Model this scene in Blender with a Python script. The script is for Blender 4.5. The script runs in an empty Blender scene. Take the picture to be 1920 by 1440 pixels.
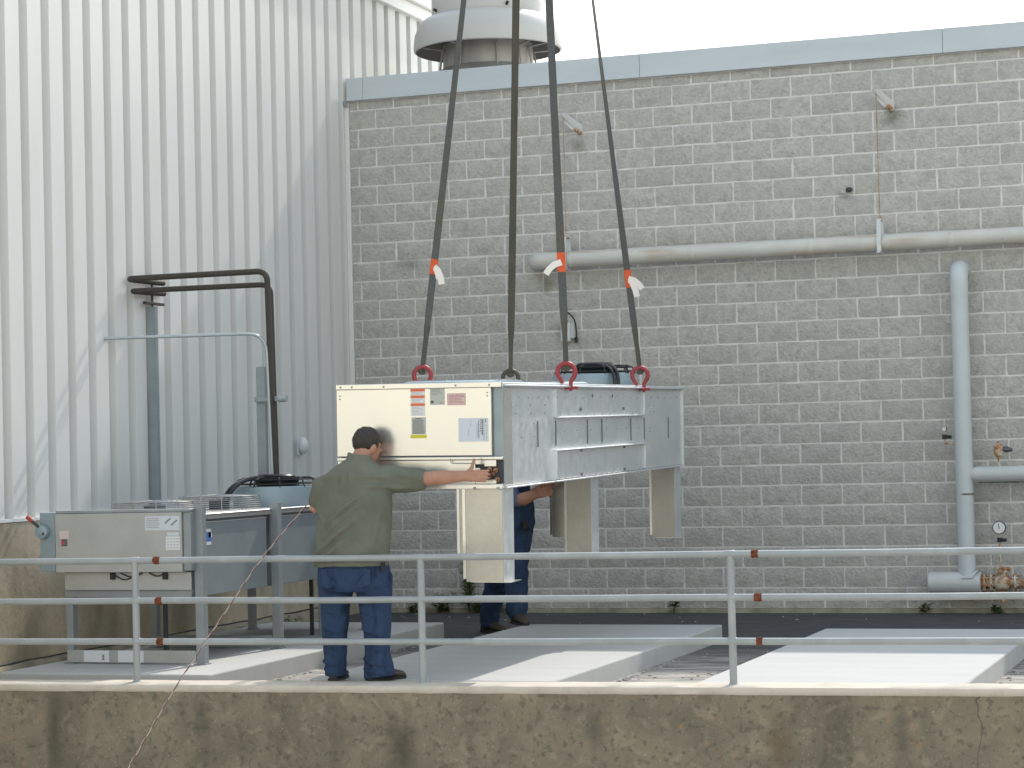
import bpy, bmesh, math, random
from mathutils import Vector, Matrix, noise, Euler
random.seed(7)
S = bpy.context.scene
COL = S.collection
R = math.radians

# ------------------------------------------------------------------ camera
cam_d = bpy.data.cameras.new('camera'); cam = bpy.data.objects.new('camera', cam_d); COL.objects.link(cam)
cam_d.sensor_width = 36; cam_d.lens = 78.57; cam_d.clip_start = .1; cam_d.clip_end = 4000
YAW, PIT, ROLL = .336, .030, -.0243
fw = Vector((-math.sin(YAW)*math.cos(PIT), math.cos(YAW)*math.cos(PIT), math.sin(PIT)))
rt = Vector((math.cos(YAW), math.sin(YAW), 0)); up = rt.cross(fw)
r2 = math.cos(ROLL)*rt + math.sin(ROLL)*up; u2 = -math.sin(ROLL)*rt + math.cos(ROLL)*up
m3 = Matrix((r2, u2, -fw)).transposed()
cam.matrix_world = Matrix.Translation((0, 0, 1.623)) @ m3.to_4x4()
S.camera = cam

# ------------------------------------------------------------------ sky, sun, exposure
SUN_EL, SUN_AZ = R(44.0), R(8.5)          # azimuth measured from +Y towards +X
W = bpy.data.worlds.new('World'); S.world = W; W.use_nodes = True
nt = W.node_tree; nt.nodes.clear()
sky = nt.nodes.new('ShaderNodeTexSky'); sky.sky_type = 'NISHITA'; sky.sun_disc = False
sky.sun_elevation = SUN_EL; sky.sun_rotation = SUN_AZ
sky.air_density = 2.3; sky.dust_density = 1.0; sky.ozone_density = 2.6; sky.altitude = 100
hs = nt.nodes.new('ShaderNodeHueSaturation'); hs.inputs['Saturation'].default_value = .5
bg = nt.nodes.new('ShaderNodeBackground'); bg.inputs['Strength'].default_value = .15
wo = nt.nodes.new('ShaderNodeOutputWorld')
nt.links.new(sky.outputs[0], hs.inputs['Color']); nt.links.new(hs.outputs[0], bg.inputs[0]); nt.links.new(bg.outputs[0], wo.inputs[0])
sd = bpy.data.lights.new('sun', 'SUN'); sun = bpy.data.objects.new('sun', sd); COL.objects.link(sun)
sd.energy = 2.0; sd.angle = R(.9); sd.color = (1, .95, .87)
to_sun = Vector((math.sin(SUN_AZ)*math.cos(SUN_EL), math.cos(SUN_AZ)*math.cos(SUN_EL), math.sin(SUN_EL)))
sun.rotation_euler = to_sun.to_track_quat('Z', 'Y').to_euler(); sun.location = (10, 60, 60)
vs = S.view_settings; vs.view_transform = 'Standard'; vs.look = 'None'; vs.gamma = 1; vs.exposure = .95; vs.use_curve_mapping = False

# ------------------------------------------------------------------ materials
def lin(c):
    return tuple(c) + (1,)
def M(name, col, rough=.6, metal=0.0, var=(), bump=(), rand=0.0, spec=None, vcoord='pos', rough_var=None, stains=()):
    m = bpy.data.materials.new(name); m.use_nodes = True; t = m.node_tree; n = t.nodes; L = t.links
    b = n['Principled BSDF']; b.inputs['Roughness'].default_value = rough; b.inputs['Metallic'].default_value = metal
    if spec is not None: b.inputs['Specular IOR Level'].default_value = spec
    if vcoord == 'pos':
        g = n.new('ShaderNodeNewGeometry'); P = g.outputs['Position']
    else:
        g = n.new('ShaderNodeTexCoord'); P = g.outputs['Object']
    def nz(scale, detail=3, dist=0, rgh=.55):
        v = P
        if isinstance(scale, tuple):
            mp = n.new('ShaderNodeVectorMath'); mp.operation = 'MULTIPLY'; mp.inputs[1].default_value = scale; L.new(P, mp.inputs[0]); v = mp.outputs[0]; sc = 1
        else: sc = scale
        x = n.new('ShaderNodeTexNoise'); x.inputs['Scale'].default_value = sc; x.inputs['Detail'].default_value = detail
        x.inputs['Distortion'].default_value = dist; x.inputs['Roughness'].default_value = rgh
        L.new(v, x.inputs['Vector']); return x.outputs['Fac']
    rgb = n.new('ShaderNodeRGB'); rgb.outputs[0].default_value = lin(col); cur = rgb.outputs[0]
    if rand:
        oi = n.new('ShaderNodeObjectInfo'); mr = n.new('ShaderNodeMapRange')
        mr.inputs['To Min'].default_value = 1-rand; mr.inputs['To Max'].default_value = 1+rand; L.new(oi.outputs['Random'], mr.inputs['Value'])
        vm = n.new('ShaderNodeVectorMath'); vm.operation = 'SCALE'; L.new(cur, vm.inputs[0]); L.new(mr.outputs[0], vm.inputs['Scale']); cur = vm.outputs[0]
    for v in var:
        sc, c2, lo, hi = v[:4]; fac = v[4] if len(v) > 4 else 1; det = v[5] if len(v) > 5 else 4; dist = v[6] if len(v) > 6 else 0
        f = nz(sc, det, dist)
        mr = n.new('ShaderNodeMapRange'); mr.inputs['From Min'].default_value = lo; mr.inputs['From Max'].default_value = hi; mr.inputs['To Max'].default_value = fac
        L.new(f, mr.inputs['Value'])
        mx = n.new('ShaderNodeMix'); mx.data_type = 'RGBA'; L.new(mr.outputs[0], mx.inputs['Factor']); L.new(cur, mx.inputs['A']); mx.inputs['B'].default_value = lin(c2)
        cur = mx.outputs['Result']
    for (sx, sz, rx, rz, c2, fac) in stains:          # dirt patches at a place of their own on the wall (x, z)
        a = n.new('ShaderNodeVectorMath'); a.operation = 'SUBTRACT'; L.new(P, a.inputs[0]); a.inputs[1].default_value = (sx, 0, sz)
        a2 = n.new('ShaderNodeVectorMath'); a2.operation = 'MULTIPLY'; L.new(a.outputs[0], a2.inputs[0]); a2.inputs[1].default_value = (1/rx, 0, 1/rz)
        ln = n.new('ShaderNodeVectorMath'); ln.operation = 'LENGTH'; L.new(a2.outputs[0], ln.inputs[0])
        ad = n.new('ShaderNodeMath'); ad.operation = 'MULTIPLY_ADD'; L.new(nz(11, 4), ad.inputs[0]); ad.inputs[1].default_value = 1.1; L.new(ln.outputs['Value'], ad.inputs[2])
        mr = n.new('ShaderNodeMapRange'); mr.inputs['From Min'].default_value = 1.45; mr.inputs['From Max'].default_value = .55; mr.inputs['To Max'].default_value = fac; L.new(ad.outputs[0], mr.inputs['Value'])
        mx = n.new('ShaderNodeMix'); mx.data_type = 'RGBA'; L.new(mr.outputs[0], mx.inputs['Factor']); L.new(cur, mx.inputs['A']); mx.inputs['B'].default_value = lin(c2)
        cur = mx.outputs['Result']
    L.new(cur, b.inputs['Base Color'])
    if rough_var:
        f = nz(rough_var[0], 4); mr = n.new('ShaderNodeMapRange'); mr.inputs['From Min'].default_value = .3; mr.inputs['From Max'].default_value = .7
        mr.inputs['To Min'].default_value = rough_var[1]; mr.inputs['To Max'].default_value = rough_var[2]; L.new(f, mr.inputs['Value']); L.new(mr.outputs[0], b.inputs['Roughness'])
    prev = None
    for sc, st, ds in bump:
        bp = n.new('ShaderNodeBump'); bp.inputs['Strength'].default_value = st; bp.inputs['Distance'].default_value = ds
        L.new(nz(sc, 5), bp.inputs['Height'])
        if prev: L.new(prev, bp.inputs['Normal'])
        prev = bp.outputs[0]
    if prev: L.new(prev, b.inputs['Normal'])
    m['P'] = 1
    return m

mat = {}
STAINS = [(-3.60, 4.80, .14, .16, (.12, .125, .085), .85), (-7.22, 3.34, .13, .14, (.13, .135, .09), .7), (-6.85, 4.74, .12, .10, (.17, .17, .13), .6), (-4.10, 4.06, .10, .05, (.12, .125, .11), .7), (-8.75, 3.62, .28, .09, (.2, .195, .18), .6), (-2.95, 1.05, .3, .06, (.25, .24, .2), .4), (-3.0, .10, 1.2, .16, (.16, .14, .10), .65), (-5.6, .09, .9, .07, (.2, .185, .14), .5)]
mat['block'] = M('split_face_block', (.50, .486, .458), .93, rand=.07, var=[(16, (.385, .378, .36), .40, .66, .85, 7, .6), (42, (.30, .295, .28), .54, .70, .6, 5), (55, (.58, .57, .55), .60, .72, .55, 4), (3.1, (.50, .485, .44), .52, .75, .5), (6.5, (.62, .61, .59), .68, .74, .6, 6)], bump=[(32, 1.0, .016), (110, .5, .005)], stains=STAINS)
mat['mortar'] = M('mortar', (.76, .75, .73), .95, var=[(7, (.62, .61, .59), .36, .66, .9, 6), (30, (.70, .69, .67), .55, .7, .6)], bump=[(60, .5, .006)], stains=STAINS)
mat['footing'] = M('footing_concrete', (.30, .27, .20), .95, var=[(6, (.17, .155, .11), .4, .65, .9), (2.2, (.23, .13, .09), .62, .75, .5)], bump=[(40, .5, .008)])
mat['coping'] = M('coping_paint', (.53, .58, .615), .45, var=[((1.2, 1, 6), (.47, .52, .55), .4, .7, .7)])
mat['siding'] = M('white_siding', (.675, .675, .665), .45, var=[((2, 2, .6), (.62, .618, .60), .42, .75, .8), ((7, 7, .25), (.56, .655, .61), .6, .85, .4)])
mat['white_trim'] = M('white_trim', (.78, .78, .77), .4)
mat['found'] = M('stained_concrete', (.54, .46, .345), .92, var=[((1.3, 1.3, .5), (.24, .205, .14), .42, .66, .9), ((4, 4, 1.1), (.44, .38, .29), .52, .75, .6), (22, (.2, .17, .12), .55, .75, .5)], bump=[(18, .4, .012), (110, .25, .003)])
mat['retain'] = M('retaining_concrete', (.232, .194, .140), .92, var=[(3.4, (.125, .112, .082), .38, .66, .65, 9, .8), ((3.0, 3.0, .4), (.105, .093, .068), .55, .70, .65, 8, .3), (7.5, (.31, .26, .19), .53, .68, .6, 9, .8), (13, (.36, .22, .12), .62, .73, .55, 7), (24, (.095, .086, .065), .54, .66, .65, 8), (60, (.42, .38, .32), .62, .74, .65, 5)], bump=[(14, .6, .014), (80, .6, .006)], stains=[(-8.1, -.25, .10, .45, (.08, .072, .054), .8), (-5.6, -.3, .16, .40, (.08, .07, .052), .85), (-3.1, -.3, .14, .30, (.12, .075, .042), .6), (-2.35, -.25, .10, .35, (.09, .08, .06), .7), (-7.0, -.1, .09, .3, (.10, .09, .066), .6), (-4.3, -.15, .08, .3, (.10, .09, .066), .6)])
mat['curb'] = M('curb_concrete', (.56, .50, .43), .9, var=[(5, (.45, .40, .34), .45, .7, .8), (40, (.40, .36, .31), .6, .75, .6)], bump=[(60, .35, .004)])
mat['pad'] = M('pad_concrete', (.46, .455, .44), .9, var=[((.8, 5, 1), (.42, .415, .405), .4, .7, .8), (60, (.42, .415, .40), .55, .75, .4), (9, (.37, .36, .345), .70, .76, .5)], bump=[(120, .2, .002)])
mat['steel'] = M('galvanized_rail', (.31, .33, .34), .6, .15, var=[((6, 6, 3), (.38, .40, .41), .45, .7, .8), (3, (.25, .30, .29), .55, .75, .5), (45, (.30, .25, .2), .68, .78, .5)], bump=[(60, .12, .002)])
mat['rust'] = M('rust', (.19, .062, .033), .95, spec=.1, var=[(40, (.075, .03, .02), .42, .62, .9), (18, (.30, .12, .06), .55, .72, .6)], bump=[(70, .7, .006)])
mat['galv'] = M('galvanized_sheet', (.68, .70, .715), .45, .72, var=[(9, (.73, .75, .76), .42, .66, .6, 2), (45, (.63, .65, .665), .5, .68, .4, 2), ((1.2, 1.2, 3), (.56, .60, .63), .45, .68, .6), (120, (.72, .74, .76), .6, .75, .4, 1)], rough_var=(14, .36, .56))
mat['galvpan'] = M('front_panel_metal', (.745, .735, .695), .30, .80, var=[(3, (.70, .69, .65), .4, .7, .6)], rough_var=(3, .20, .26))
mat['galvleg'] = M('leg_metal', (.455, .44, .405), .36, .88, var=[(3, (.39, .375, .34), .4, .7, .8), (40, (.52, .50, .46), .5, .7, .4)], rough_var=(8, .28, .40))
mat['dull'] = M('dull_panel', (.43, .43, .42), .5, .35, var=[(4, (.36, .36, .352), .42, .7, .7), (60, (.50, .49, .47), .5, .72, .5)], bump=[(70, .06, .001)])
mat['greyside'] = M('grey_side_panel', (.25, .29, .31), .5, .25, var=[(5, (.215, .25, .27), .4, .7, .8), (70, (.26, .30, .32), .5, .7, .4)])
mat['greyleg'] = M('grey_leg', (.30, .325, .34), .5, .35, var=[(4, (.24, .26, .275), .4, .7, .8), (28, (.18, .17, .16), .66, .76, .6)])
mat['wire'] = M('chrome_wire', (.34, .34, .335), .28, .95)
mat['bluegrey'] = M('fan_shroud_paint', (.27, .335, .37), .4, .2, var=[(5, (.23, .29, .325), .4, .7, .7)])
mat['black'] = M('black_plastic', (.012, .012, .013), .32)
mat['blackmatte'] = M('black_matte', (.018, .018, .018), .6)
mat['insul'] = M('pipe_insulation', (.045, .039, .032), .7, var=[(20, (.06, .05, .04), .5, .7, .8)], bump=[(50, .3, .003)])
mat['strut'] = M('strut_channel', (.30, .345, .37), .5, .3, var=[(5, (.24, .275, .29), .4, .7, .8)])
mat['conduit'] = M('conduit', (.40, .445, .46), .4, .5)
mat['pipe'] = M('cream_pipe_paint', (.56, .55, .51), .5, var=[((3, 3, 3), (.62, .615, .585), .45, .65, .7), ((1.6, 9, 9), (.48, .37, .27), .57, .72, .75), (26, (.36, .22, .12), .66, .74, .6)], bump=[(40, .25, .003)])
mat['riser'] = M('riser_paint', (.55, .59, .605), .45, var=[(5, (.50, .54, .555), .4, .7, .7), ((30, 30, 2), (.32, .34, .33), .66, .76, .5)])
mat['branch'] = M('branch_jacket', (.55, .565, .56), .45, var=[(6, (.48, .495, .485), .4, .7, .7)])
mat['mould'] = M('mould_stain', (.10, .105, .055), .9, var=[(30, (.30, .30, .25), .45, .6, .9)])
mat['rustpaint'] = M('rusty_valve_paint', (.55, .50, .40), .7, var=[(16, (.40, .17, .06), .44, .58, .95, 5), (24, (.10, .05, .03), .56, .64, .9, 5)], bump=[(50, .6, .005)])
mat['rodrust'] = M('weathered_rod', (.42, .29, .20), .8, var=[((20, 20, 5), (.26, .13, .07), .45, .65, .8)])
mat['dialwhite'] = M('dial_face', (.72, .73, .72), .4)
mat['dialrim'] = M('dial_rim', (.10, .11, .12), .4, .5)
mat['shackle'] = M('shackle_red', (.30, .035, .045), .45, .1, var=[(25, (.16, .03, .03), .5, .7, .7)])
mat['shackledark'] = M('shackle_worn', (.075, .065, .055), .5, .4)
mat['sling'] = M('sling_web', (.088, .094, .095), .9, var=[((8, 8, 2.2), (.10, .092, .07), .4, .65, .9), (60, (.05, .055, .058), .5, .7, .7)], bump=[(250, .4, .003)])
mat['slingolive'] = M('sling_web_olive', (.092, .085, .066), .9, var=[((8, 8, 2.2), (.065, .062, .052), .4, .65, .9)], bump=[(250, .4, .003)])
mat['orange'] = M('orange_sleeve', (.62, .10, .03), .8, var=[(25, (.45, .08, .03), .5, .7, .7)])
mat['tag'] = M('paper_tag', (.74, .70, .66), .7, var=[(30, (.70, .50, .42), .62, .72, .5)])
mat['paper'] = M('label_white', (.66, .68, .70), .6)
mat['papergrey'] = M('label_grey', (.44, .45, .42), .6)
mat['paperblue'] = M('label_sheet', (.56, .60, .66), .6)
mat['paperpink'] = M('label_pink', (.60, .48, .47), .6)
mat['lblorange'] = M('label_orange', (.70, .14, .05), .6)
mat['lblyellow'] = M('label_yellow', (.62, .54, .03), .6)
mat['lblred'] = M('label_red', (.42, .06, .07), .6)
mat['lblblue'] = M('label_blue', (.05, .16, .5), .6)
mat['ink'] = M('label_ink', (.10, .10, .11), .7)
mat['inkfaint'] = M('label_ink_faint', (.33, .33, .33), .7)
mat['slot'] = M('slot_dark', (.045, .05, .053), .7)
mat['slotline'] = M('slot_line', (.15, .165, .175), .6)
mat['copper'] = M('copper_pipe', (.30, .16, .10), .4, .7, var=[(30, (.12, .07, .05), .45, .65, .8)])
mat['shirt'] = M('shirt_cloth', (.152, .160, .128), .95, vcoord='obj', spec=.2, var=[(5, (.114, .122, .094), .4, .7, .8), (120, (.155, .163, .128), .5, .75, .5)], bump=[(260, .25, .002), (9, .25, .02)])
mat['denim'] = M('denim', (.034, .058, .115), .95, vcoord='obj', spec=.15, var=[((5, 5, 2.2), (.050, .080, .150), .50, .70, .8, 6), ((11, 11, 4), (.014, .022, .050), .52, .70, .85), (160, (.07, .105, .18), .55, .75, .35)], bump=[(220, .3, .003), ((14, 14, 8), .6, .03)])
mat['denimdark'] = M('denim_overalls', (.026, .046, .090), .95, vcoord='obj', spec=.2, var=[((6, 6, 3), (.045, .075, .135), .5, .72, .8, 5)], bump=[(220, .25, .002), ((12, 12, 8), .45, .02)])
mat['bluetee'] = M('blue_tee', (.13, .175, .27), .95, vcoord='obj', spec=.2, var=[(10, (.075, .105, .18), .4, .7, .8)], bump=[(20, .4, .015)])
mat['skin'] = M('skin', (.40, .205, .135), .5, vcoord='obj', var=[(14, (.34, .15, .10), .45, .7, .8), (60, (.30, .14, .095), .55, .75, .4)], bump=[(120, .12, .002)])
mat['hair'] = M('dark_hair', (.022, .016, .012), .55, vcoord='obj', var=[((60, 60, 20), (.045, .034, .027), .5, .7, .8)], bump=[((90, 90, 30), .8, .006)])
mat['leather'] = M('brown_boot', (.045, .033, .022), .6, vcoord='obj', var=[(12, (.075, .055, .035), .5, .7, .7)], bump=[(60, .3, .003)])
mat['sole'] = M('boot_sole', (.02, .018, .016), .8)
mat['leaf'] = M('weed_leaf', (.085, .15, .04), .6, rand=.25, var=[(25, (.09, .13, .04), .45, .65, .8)])
mat['stem'] = M('weed_stem', (.08, .10, .04), .7)
mat['ropered'] = M('rope_red', (.17, .06, .05), .9)
mat['ropewhite'] = M('rope_white', (.44, .38, .34), .9)
mat['stone'] = M('pebble_stone', (.50, .47, .42), .9, rand=.3)
mat['fanwhite'] = M('fan_paint', (.50, .495, .475), .45, var=[((3, 3, 1), (.45, .44, .42), .4, .7, .6)])
mat['fanmetal'] = M('fan_base_metal', (.40, .38, .355), .5, .4, var=[((4, 4, .8), (.24, .225, .21), .45, .7, .8)])
mat['fandark'] = M('fan_inside', (.022, .02, .018), .8)
mat['whitebox'] = M('white_box', (.62, .64, .65), .5)
mat['redhandle'] = M('red_handle', (.36, .045, .03), .5)
mat['roof'] = M('roof_membrane', (.55, .55, .53), .8)
mat['yard'] = M('yard_concrete', (.50, .455, .38), .95, var=[(.7, (.40, .365, .31), .4, .7, .8), (12, (.35, .32, .27), .5, .75, .5)], bump=[(30, .3, .01)])

# asphalt: worn and dusty towards the railing, newer and black along the block wall
def asphalt():
    m = bpy.data.materials.new('asphalt'); m.use_nodes = True; t = m.node_tree; n = t.nodes; L = t.links; b = n['Principled BSDF']; b.inputs['Roughness'].default_value = .95
    g = n.new('ShaderNodeNewGeometry'); sp = n.new('ShaderNodeSeparateXYZ'); L.new(g.outputs['Position'], sp.inputs[0])
    st = n.new('ShaderNodeVectorMath'); st.operation = 'MULTIPLY'; st.inputs[1].default_value = (.7, 2.2, 1); L.new(g.outputs['Position'], st.inputs[0])
    n1 = n.new('ShaderNodeTexNoise'); n1.inputs['Scale'].default_value = 1.1; n1.inputs['Detail'].default_value = 6; L.new(st.outputs[0], n1.inputs['Vector'])
    a = n.new('ShaderNodeMath'); a.operation = 'MULTIPLY_ADD'; L.new(n1.outputs['Fac'], a.inputs[0]); a.inputs[1].default_value = 3.4; L.new(sp.outputs['Y'], a.inputs[2])
    r = n.new('ShaderNodeMapRange'); r.inputs['From Min'].default_value = 17.6; r.inputs['From Max'].default_value = 20.2; L.new(a.outputs[0], r.inputs['Value'])
    n2 = n.new('ShaderNodeTexNoise'); n2.inputs['Scale'].default_value = 4.5; n2.inputs['Detail'].default_value = 7; L.new(st.outputs[0], n2.inputs['Vector'])
    c1 = n.new('ShaderNodeValToRGB'); L.new(n2.outputs['Fac'], c1.inputs[0]); e = c1.color_ramp.elements
    e[0].position = .36; e[0].color = (.17, .165, .16, 1); e[1].position = .66; e[1].color = (.42, .385, .34, 1)
    c2 = n.new('ShaderNodeValToRGB'); L.new(n2.outputs['Fac'], c2.inputs[0]); e = c2.color_ramp.elements
    e[0].position = .35; e[0].color = (.042, .043, .046, 1); e[1].position = .8; e[1].color = (.085, .085, .085, 1)
    mx = n.new('ShaderNodeMix'); mx.data_type = 'RGBA'; L.new(r.outputs[0], mx.inputs['Factor']); L.new(c1.outputs[0], mx.inputs['A']); L.new(c2.outputs[0], mx.inputs['B'])
    L.new(mx.outputs['Result'], b.inputs['Base Color'])
    n3 = n.new('ShaderNodeTexNoise'); n3.inputs['Scale'].default_value = 70; L.new(g.outputs['Position'], n3.inputs['Vector'])
    bp = n.new('ShaderNodeBump'); bp.inputs['Strength'].default_value = .5; bp.inputs['Distance'].default_value = .006; L.new(n3.outputs['Fac'], bp.inputs['Height']); L.new(bp.outputs[0], b.inputs['Normal'])
    return m
mat['asphalt'] = asphalt()

# ------------------------------------------------------------------ helpers
class MB:
    def __init__(s): s.bm = bmesh.new()
    def box(s, x0, x1, y0, y1, z0, z1, mx=None):
        v = [s.bm.verts.new(p if mx is None else mx @ Vector(p)) for p in ((x0,y0,z0),(x1,y0,z0),(x1,y1,z0),(x0,y1,z0),(x0,y0,z1),(x1,y0,z1),(x1,y1,z1),(x0,y1,z1))]
        for f in ((0,3,2,1),(4,5,6,7),(0,1,5,4),(1,2,6,5),(2,3,7,6),(3,0,4,7)): s.bm.faces.new([v[i] for i in f])
        return s
    def tube(s, pts, r, n=12, caps=True, flat=None):
        pts = [Vector(p) for p in pts]; rings = []; k = len(pts)
        rr = r if isinstance(r, (list, tuple)) else [r]*k
        prev = None
        for i, p in enumerate(pts):
            d = (pts[min(i+1, k-1)] - pts[max(i-1, 0)]).normalized()
            if prev is None:
                a = d.cross(Vector((0, 0, 1)))
                if a.length < .05: a = d.cross(Vector((0, 1, 0)))
                a.normalize()
            else:
                a = prev - d*prev.dot(d); a.normalize()
            prev = a; b = d.cross(a)
            rad = rr[i]; ra, rb = rad if isinstance(rad, tuple) else (rad, rad)
            rings.append([s.bm.verts.new(p + a*ra*math.cos(2*math.pi*j/n) + b*rb*math.sin(2*math.pi*j/n)) for j in range(n)])
        for A, B in zip(rings, rings[1:]):
            for j in range(n): s.bm.faces.new((A[j], A[(j+1) % n], B[(j+1) % n], B[j]))
        if caps:
            s.bm.faces.new(rings[0][::-1]); s.bm.faces.new(rings[-1])
        return s
    def rings(s, rs, caps=True):
        RR = [[s.bm.verts.new(p) for p in ring] for ring in rs]; n = len(RR[0])
        for A, B in zip(RR, RR[1:]):
            for j in range(n): s.bm.faces.new((A[j], A[(j+1) % n], B[(j+1) % n], B[j]))
        if caps: s.bm.faces.new(RR[0][::-1]); s.bm.faces.new(RR[-1])
        return s
    def lathe(s, prof, c=(0,0,0), n=48, caps=False):
        return s.rings([[Vector((c[0]+r*math.cos(2*math.pi*j/n), c[1]+r*math.sin(2*math.pi*j/n), c[2]+z)) for j in range(n)] for r, z in prof], caps)
    def ell(s, c, r, mx=None, n=20, m=14):
        rs = []
        for i in range(1, m):
            t = math.pi*i/m
            ring = []
            for j in range(n):
                p = Vector((r[0]*math.sin(t)*math.cos(2*math.pi*j/n), r[1]*math.sin(t)*math.sin(2*math.pi*j/n), -r[2]*math.cos(t)))
                if mx is not None: p = mx @ p
                ring.append(p + Vector(c))
            rs.append(ring)
        return s.rings(rs, True)
    def prism(s, poly, vec):
        vec = Vector(vec); a = [s.bm.verts.new(p) for p in poly]; b = [s.bm.verts.new(Vector(p)+vec) for p in poly]; n = len(poly)
        s.bm.faces.new(a[::-1]); s.bm.faces.new(b)
        for i in range(n): s.bm.faces.new((a[i], a[(i+1) % n], b[(i+1) % n], b[i]))
        return s
    def build(s, name, m, parent=None, smooth=True, bevel=0, ang=35):
        bmesh.ops.recalc_face_normals(s.bm, faces=s.bm.faces[:])
        me = bpy.data.meshes.new(name); s.bm.to_mesh(me); s.bm.free()
        return link(name, me, m, parent, smooth, bevel, ang)
def link(name, me, m, parent=None, smooth=True, bevel=0, ang=35):
    if smooth:
        me.shade_smooth()
        try: me.set_sharp_from_angle(angle=R(ang))
        except Exception: pass
    if m is not None:
        me.materials.clear(); me.materials.append(mat[m] if isinstance(m, str) else m)
    o = bpy.data.objects.new(name, me); COL.objects.link(o)
    if parent is not None: o.parent = parent
    if bevel:
        b = o.modifiers.new('bevel', 'BEVEL'); b.width = bevel; b.segments = 2; b.limit_method = 'ANGLE'; b.angle_limit = R(40)
        b.harden_normals = False
    return o
def tag(o, label=None, cat=None, group=None, kind=None):
    if label: o['label'] = label
    if cat: o['category'] = cat
    if group: o['group'] = group
    if kind: o['kind'] = kind
    return o
def thing(name, label, cat, loc=(0,0,0), group=None, rot=None):
    o = bpy.data.objects.new(name, None); COL.objects.link(o); o.empty_display_size = .1
    if rot is not None: o.matrix_world = Matrix.Translation(loc) @ rot.to_4x4()
    else: o.location = loc
    return tag(o, label, cat, group)
def fillet(pts, r, n=7):
    pts = [Vector(p) for p in pts]; out = [pts[0]]
    for a, p, b in zip(pts, pts[1:], pts[2:]):
        d1 = (a-p); d2 = (b-p); rr = min(r, d1.length*.49, d2.length*.49); d1.normalize(); d2.normalize()
        A = p+d1*rr; B = p+d2*rr
        for i in range(n+1):
            t = i/n; out.append(A*(1-t)**2 + p*2*t*(1-t) + B*t*t)
    out.append(pts[-1]); return out
def arc(c, r, a0, a1, n, u=(1,0,0), v=(0,0,1)):
    u = Vector(u); v = Vector(v); c = Vector(c)
    return [c + u*r*math.cos(a0+(a1-a0)*i/n) + v*r*math.sin(a0+(a1-a0)*i/n) for i in range(n+1)]

# ------------------------------------------------------------------ ground, platform, retaining wall
XL, YW = -9.441, 21.856                    # siding plane and block-wall plane
g = MB(); g.box(-900, 900, -900, 900, -1.6, -1.4); tag(g.build('ground', 'yard', smooth=False), kind='structure')
def ycurb(x): return 13.82 + .0660*(x+5.5)
g = MB(); g.prism([(-9.38, ycurb(-9.38), -.4), (14, ycurb(14), -.4), (14, YW+.2, -.4), (-9.38, YW+.2, -.4)], (0, 0, .36)); tag(g.build('asphalt_pavement', 'asphalt', smooth=False), kind='structure')
CA = math.atan(.0660)
CM = Matrix.Translation((-5.5, 13.82, 0)) @ Matrix.Rotation(CA, 4, 'Z')
rw = thing('retaining_wall', 'low stained concrete retaining wall under the pipe railing', 'wall', (-5.5, 13.82, -1.4))
def loc_mb(par): return Matrix.Translation(par.location).inverted()
rwi = loc_mb(rw)
b = MB()                                   # wall face with a slightly uneven surface
nx, nz = 150, 16
vv = []
for j in range(nz+1):
    row = []
    for i in range(nx+1):
        x = -6.5 + 15*i/nx; z = -1.4 + 1.472*j/nz
        y = -.150 + .010*noise.noise(Vector((x*2.1, z*2.3, 3))) + .004*noise.noise(Vector((x*9, z*9, 8)))
        row.append(b.bm.verts.new(rwi @ CM @ Vector((x, y, z))))
    vv.append(row)
for j in range(nz):
    for i in range(nx): b.bm.faces.new((vv[j][i], vv[j][i+1], vv[j+1][i+1], vv[j+1][i]))
b.build('wall_face', 'retain', rw, ang=80)
b = MB(); b.box(-6.5, 8.5, -.135, .16, -1.4, .03, rwi @ CM); b.build('wall_core', 'retain', rw, False)
b = MB()
vv = []
prof = [(-.150, .050), (-.158, .056), (-.160, .088), (-.154, .098), (0, .104), (.12, .101), (.165, .094), (.17, .0)]
for i in range(201):
    x = -6.5 + 15*i/200; row = []
    for k, (y, z) in enumerate(prof):
        dy = .005*noise.noise(Vector((x*3, k*1.7, 1))) + .004*noise.noise(Vector((x*11, k*2.7, 4))); dz = .003*noise.noise(Vector((x*6, k*1.3, 9)))
        row.append(b.bm.verts.new(rwi @ CM @ Vector((x, y+dy, z+dz))))
    vv.append(row)
for i in range(200):
    for k in range(len(prof)-1): b.bm.faces.new((vv[i][k], vv[i+1][k], vv[i+1][k+1], vv[i][k+1]))
b.build('curb_cap', 'curb', rw, ang=60)
# crack in the wall face under the right end
b = MB()
pts = [CM @ Vector((x, -.1515, z)) for x, z in ((3.63, .09), (3.625, .045), (3.60, .03), (3.615, -.01), (3.61, -.06), (3.635, -.11), (3.63, -.2), (3.60, -.33), (3.61, -.5))]
b.tube([rwi @ p for p in pts], [.001, .0024, .0022, .0016, .0012, .0016, .001, .0008, .0005], 6); b.build('crack', 'slot', rw)

# concrete equipment pads
def pad(x0, x1, y0, y1, label):
    t = MB(); t.box(x0, x1, y0, y1, -.06, .1)
    o = t.build('concrete_pad', 'pad', None, True, .012); return tag(o, label, 'concrete pad', 'concrete equipment pads')
pad(-8.97, -7.262, 14.19, 18.79, 'long concrete pad carrying the grey condenser that already stands on its legs')
pad(-6.42, -4.657, 14.02, 18.62, 'empty pale concrete pad under the hanging metal condenser')
pad(-3.70, -1.985, 14.05, 18.27, 'empty sunlit concrete pad in front of the tall riser pipe')
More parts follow.
